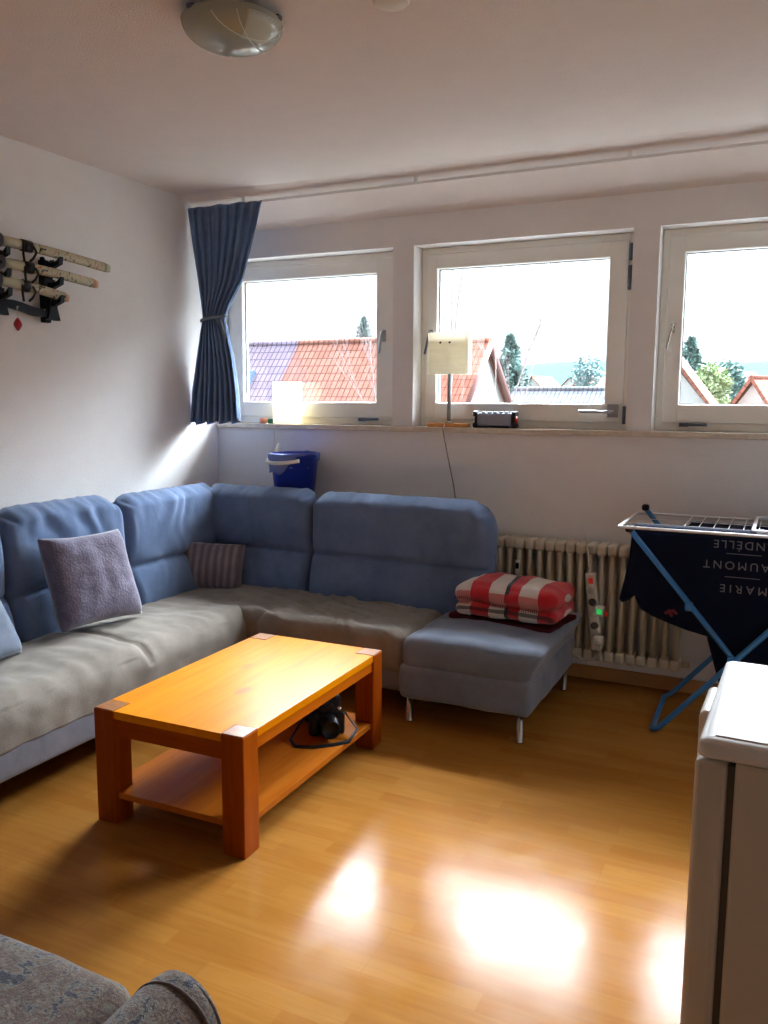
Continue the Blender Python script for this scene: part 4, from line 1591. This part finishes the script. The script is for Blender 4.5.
for cx, sg in ((2.475, 1), (1.385, -1)):
    arm(cx, sg, 50 + sg)
    for k, yo in enumerate((.000, -.030)):
        pts = [(cx + (.080 + .006 * k) * math.sin(a), AY - .036 + yo, .437 - (.082 + .005 * k) * math.cos(a)) for a in [R(40) + R(280) * i / 24 for i in range(25)]]
        MB().tube(pts, .0045, 8).build('piping', M['piping'], ac, AO)
MB().soft(rbox((1.93, AY - .80, .60), (.47, .10, .36), .08, (0, .03, 0), .008, 5, 60), 40, 14, 36).build('backrest', M['floral'], ac, AO)
for (x, y) in ((1.5, AY - .08), (2.38, AY - .08), (1.5, AY - .74), (2.38, AY - .74)):
    MB().lathe([(0, 0), (.018, 0), (.026, .07), (0, .07)], (x, y, 0), 14).build('leg', M['blackwood'], ac, AO)

# ================================================================== OUTDOORS
GZ = -5.5
structure(MB().box(-400, 300, 1.5, 1200, GZ - .5, GZ).build('ground', M['ground']))


def house(name, label, cx, cy, rz, L_, W_, ze, zr, roof, cat='house', group=None, over=.35, wallm='render_wall', two=None):
    """gable house; ridge along local X; L_ length, W_ width"""
    h_ = thing(name, label, cat, (cx, cy, GZ), group, rz)
    w = MB()
    w.prism([(-W_ / 2, 0), (W_ / 2, 0), (W_ / 2, ze - GZ), (0, zr - GZ - .12), (-W_ / 2, ze - GZ)], 'x', -L_ / 2, L_ / 2)
    w.build('walls', M[wallm], h_)
    dz = zr - ze
    sl_ = math.hypot(W_ / 2, dz)
    ang = math.atan2(dz, W_ / 2)
    for sg in (-1, 1):
        r_ = MB().box(-L_ / 2 - over, L_ / 2 + over, -(sl_ + over), 0.0, 0, .14)
        o = r_.build('roof', M[roof], h_)
        if sg < 0:
            o.rotation_euler = (ang, 0, 0)
        else:
            o.rotation_euler = (ang, 0, PI)
            o.rotation_euler = (Matrix.Rotation(PI, 3, 'Z') @ Matrix.Rotation(ang, 3, 'X')).to_euler()
        o.location = (0, 0, zr - GZ)
    MB().rod((-L_ / 2 - over, 0, zr - GZ + .12), (L_ / 2 + over, 0, zr - GZ + .12), .13, 8).build('ridge', M[roof], h_)
    if two:
        for sg in (-1, 1):
            x = sg * (L_ / 2 + over)
            for s2 in (-1, 1):
                MB().rod((x, 0, zr - GZ + .02), (x, s2 * (W_ / 2 + over * .9), zr - GZ + .02 - math.tan(ang) * (W_ / 2 + over * .9)), .13, 4).build('verge_board', M['verge'], h_)
    return h_


# roof filling the left window: red slope with a purple-grey neighbour
house('row_house', 'house with the red tiled roof filling the left window', -8.345, 17.6, 0, 3.29, 5, .27, 3.05, 'tile_red', over=.1)
pr = house('row_house', 'purple-grey roofed house at the left edge of the left window', -12.2, 17.6, 0, 4.02, 5, .27, 3.05, 'tile_purple', over=.1)
pa = math.atan2(2.78, 2.5)
sk = MB().box(-.35, .35, -.45, .45, 0, .1, .02).build('skylight', M['skylight'], pr)
sk.location = (.75, -1.15, 3.05 - GZ - 1.15 * math.tan(pa) + .19)
sk.rotation_euler = (pa, 0, 0)
# gabled house in the middle window
house('gable_house', 'steep orange-red house with white gable in the middle window', -7.5, 22.43, R(-12), 3.6, 3.0, 1.2, 3.30, 'tile_orange', two=True, over=.2)
# long low dark roof
house('low_building', 'low building with a long dark tiled roof beyond the middle window', -4.0, 27.5, 0, 4.6, 3.6, .75, 1.80, 'tile_dark', over=.1)
# right window houses
house('gable_house', 'orange-roofed house cut off by the left edge of the right window', -1.3, 33, R(90), 4, 4, 1.0, 3.6, 'tile_orange', over=.1)
house('gable_house', 'white gabled house with orange roof in the right window', 3.3, 34.2, R(58), 5, 2.4, .75, 2.31, 'tile_orange', over=.12)
random.seed(11)
far = [(-33, 130, 5.2, 80, 'tile_red', 'leftmost'), (-44, 204, 7.2, 70, 'tile_orange', 'middle one'), (-24.8, 132, 5.1, 60, 'tile_orange', 'rightmost')]
for (x, y, zr_, rz_, tl, k) in far:
    house('distant_house', 'tiny far house above the dark roof in the middle window, %s of three' % k, x, y, R(rz_), 7, 6, zr_ - 2.8, zr_, tl, group='far houses in the middle window')
house('distant_house', 'far red-roofed house just behind the white gable in the right window', -.9, 75, R(70), 7, 6, 1.1, 3.9, 'tile_red')

# hills
hv, hf = [], []
NH = 90
for i in range(NH + 1):
    x = -420 + 620 * i / NH
    hgt = 13.5 + 5 * math.exp(-((x + 100) / 45) ** 2) + 6 * math.exp(-((x - 10) / 80) ** 2) + 2 * noise.noise(Vector((x * .02, 0, 0)))
    for (yy, f_) in ((380, -.6), (430, .25), (520, .8), (600, 1), (700, .9)):
        hv.append((x * (yy + 4.5) / 400, yy, GZ + (hgt * 1.5 - GZ) * f_ if f_ > 0 else GZ - 1))
for i in range(NH):
    for j in range(4):
        a = i * 5 + j
        hf.append((a, a + 5, a + 6, a + 1))
hl = MB()
hl.add(hv, hf, 0, True)
structure(hl.build('hills', M['hill']))


def fir(label, x, y, zt, w, seed, mat='fir', name='fir_tree', cat='tree', round_=False, group=None, nl=2600, ls=.16):
    t = thing(name, label, cat, (x, y, GZ), group)
    H = zt - GZ
    tr_ = MB().tube([(0, 0, 0), (0, 0, H * .5), (.05, 0, H * .97)], [.18, .12, .02], 8)
    tr_.build('trunk', M['bark'], t)
    rnd = random.Random(seed)
    vs, fs = [], []
    for k in range(nl):
        if round_:
            # clumps over an ellipsoid crown
            a, b2 = rnd.uniform(0, 2 * PI), math.acos(rnd.uniform(-1, 1))
            rr = (rnd.random() ** .4) * (1 + .35 * noise.noise(Vector((math.cos(a) * 2, math.sin(a) * 2, b2 * 2 + seed))))
            px_, py_, pz_ = w * rr * math.sin(b2) * math.cos(a), w * rr * math.sin(b2) * math.sin(a), H - w * 1.15 + w * 1.15 * rr * math.cos(b2)
        else:
            h_ = rnd.random() ** .8
            a = rnd.uniform(0, 2 * PI)
            tier = .72 + .28 * math.sin(h_ * 34 + 2 * math.sin(a * 3 + seed))
            rad_ = w * (1 - h_) ** .8 * tier * (1 + .3 * noise.noise(Vector((a, h_ * 6, seed))))
            rr = rnd.random() ** .5 * rad_
            px_, py_, pz_ = rr * math.cos(a), rr * math.sin(a), H * .30 + H * .70 * h_ - rr * .25
        s_ = ls * rnd.uniform(.6, 1.3)
        u = Vector((rnd.gauss(0, 1), rnd.gauss(0, 1), rnd.gauss(0, .6))).normalized() * s_
        v = Vector((rnd.gauss(0, 1), rnd.gauss(0, 1), rnd.gauss(0, 1))).normalized() * s_ * .6
        b0 = len(vs)
        p = Vector((px_, py_, pz_))
        vs += [p - u, p + v, p + u, p - v]
        fs.append((b0, b0 + 1, b0 + 2, b0 + 3))
    f = MB()
    f.add(vs, fs)
    f.build('foliage', M[mat], t)
    return t


fir('blue-green fir behind the steep gabled house in the middle window', -8.6, 34, 4.5, 3.0, 1, ls=.2, nl=4200)
fir('faint blue-green fir above the red roof in the left window', -16.3, 34, 5.6, 2.6, 2, nl=2200)
fir('tall dark blue-green fir at the left of the right window', -1.35, 41.5, 4.7, 3.6, 3, ls=.2, nl=5200)
fir('yellow-green leafy tree in front of the firs in the right window', -.05, 37.4, 3.25, .95, 4, 'leafy', 'leafy_tree', round_=True, ls=.13)
fir('dark bushy tree right of the tall fir in the right window', .1, 45, 3.75, 1.1, 5, 'fir', 'leafy_tree', round_=True, ls=.16)
fir('pale round tree on the skyline at the right of the middle window', -18.2, 95, 6.7, 1.9, 6, 'far_tree', 'leafy_tree', round_=True, nl=700, ls=.3)


def bare_tree(label, x, y, zt, seed, spread=.33):
    t = thing('bare_tree', label, 'tree', (x, y, GZ))
    rnd = random.Random(seed)
    mb = MB()

    def br(p, d, ln_, r, dep):
        n_ = 3
        pts = [p]
        for k in range(n_):
            d = (d + Vector((rnd.gauss(0, .07), rnd.gauss(0, .07), .03))).normalized()
            p = p + d * ln_ / n_
            pts.append(p)
            if dep > 0 and k >= 1:
                for q_ in range(1 if dep > 2 else 2):
                    dd = (d + Vector((rnd.gauss(0, spread), rnd.gauss(0, spread), .12))).normalized()
                    br(p, dd, ln_ * rnd.uniform(.5, .72), r * .5, dep - 1)
        mb.tube(pts, [r, r * .9, r * .78, r * .62], 5, cap=False)
        if dep > 0:
            br(p, d, ln_ * .72, r * .6, dep - 1)
    H = zt - GZ
    br(Vector((0, 0, 0)), Vector((0, 0, 1)), H * .42, .05, 5)
    mb.build('branches', M['bark'], t)
    return t


bare_tree('slender leafless tree left in the middle window', -2.8, 12, 5.6, 5, .13)
bare_tree('thin leafless tree beside the steep gable', -4.45, 19, 5.4, 9, .13)
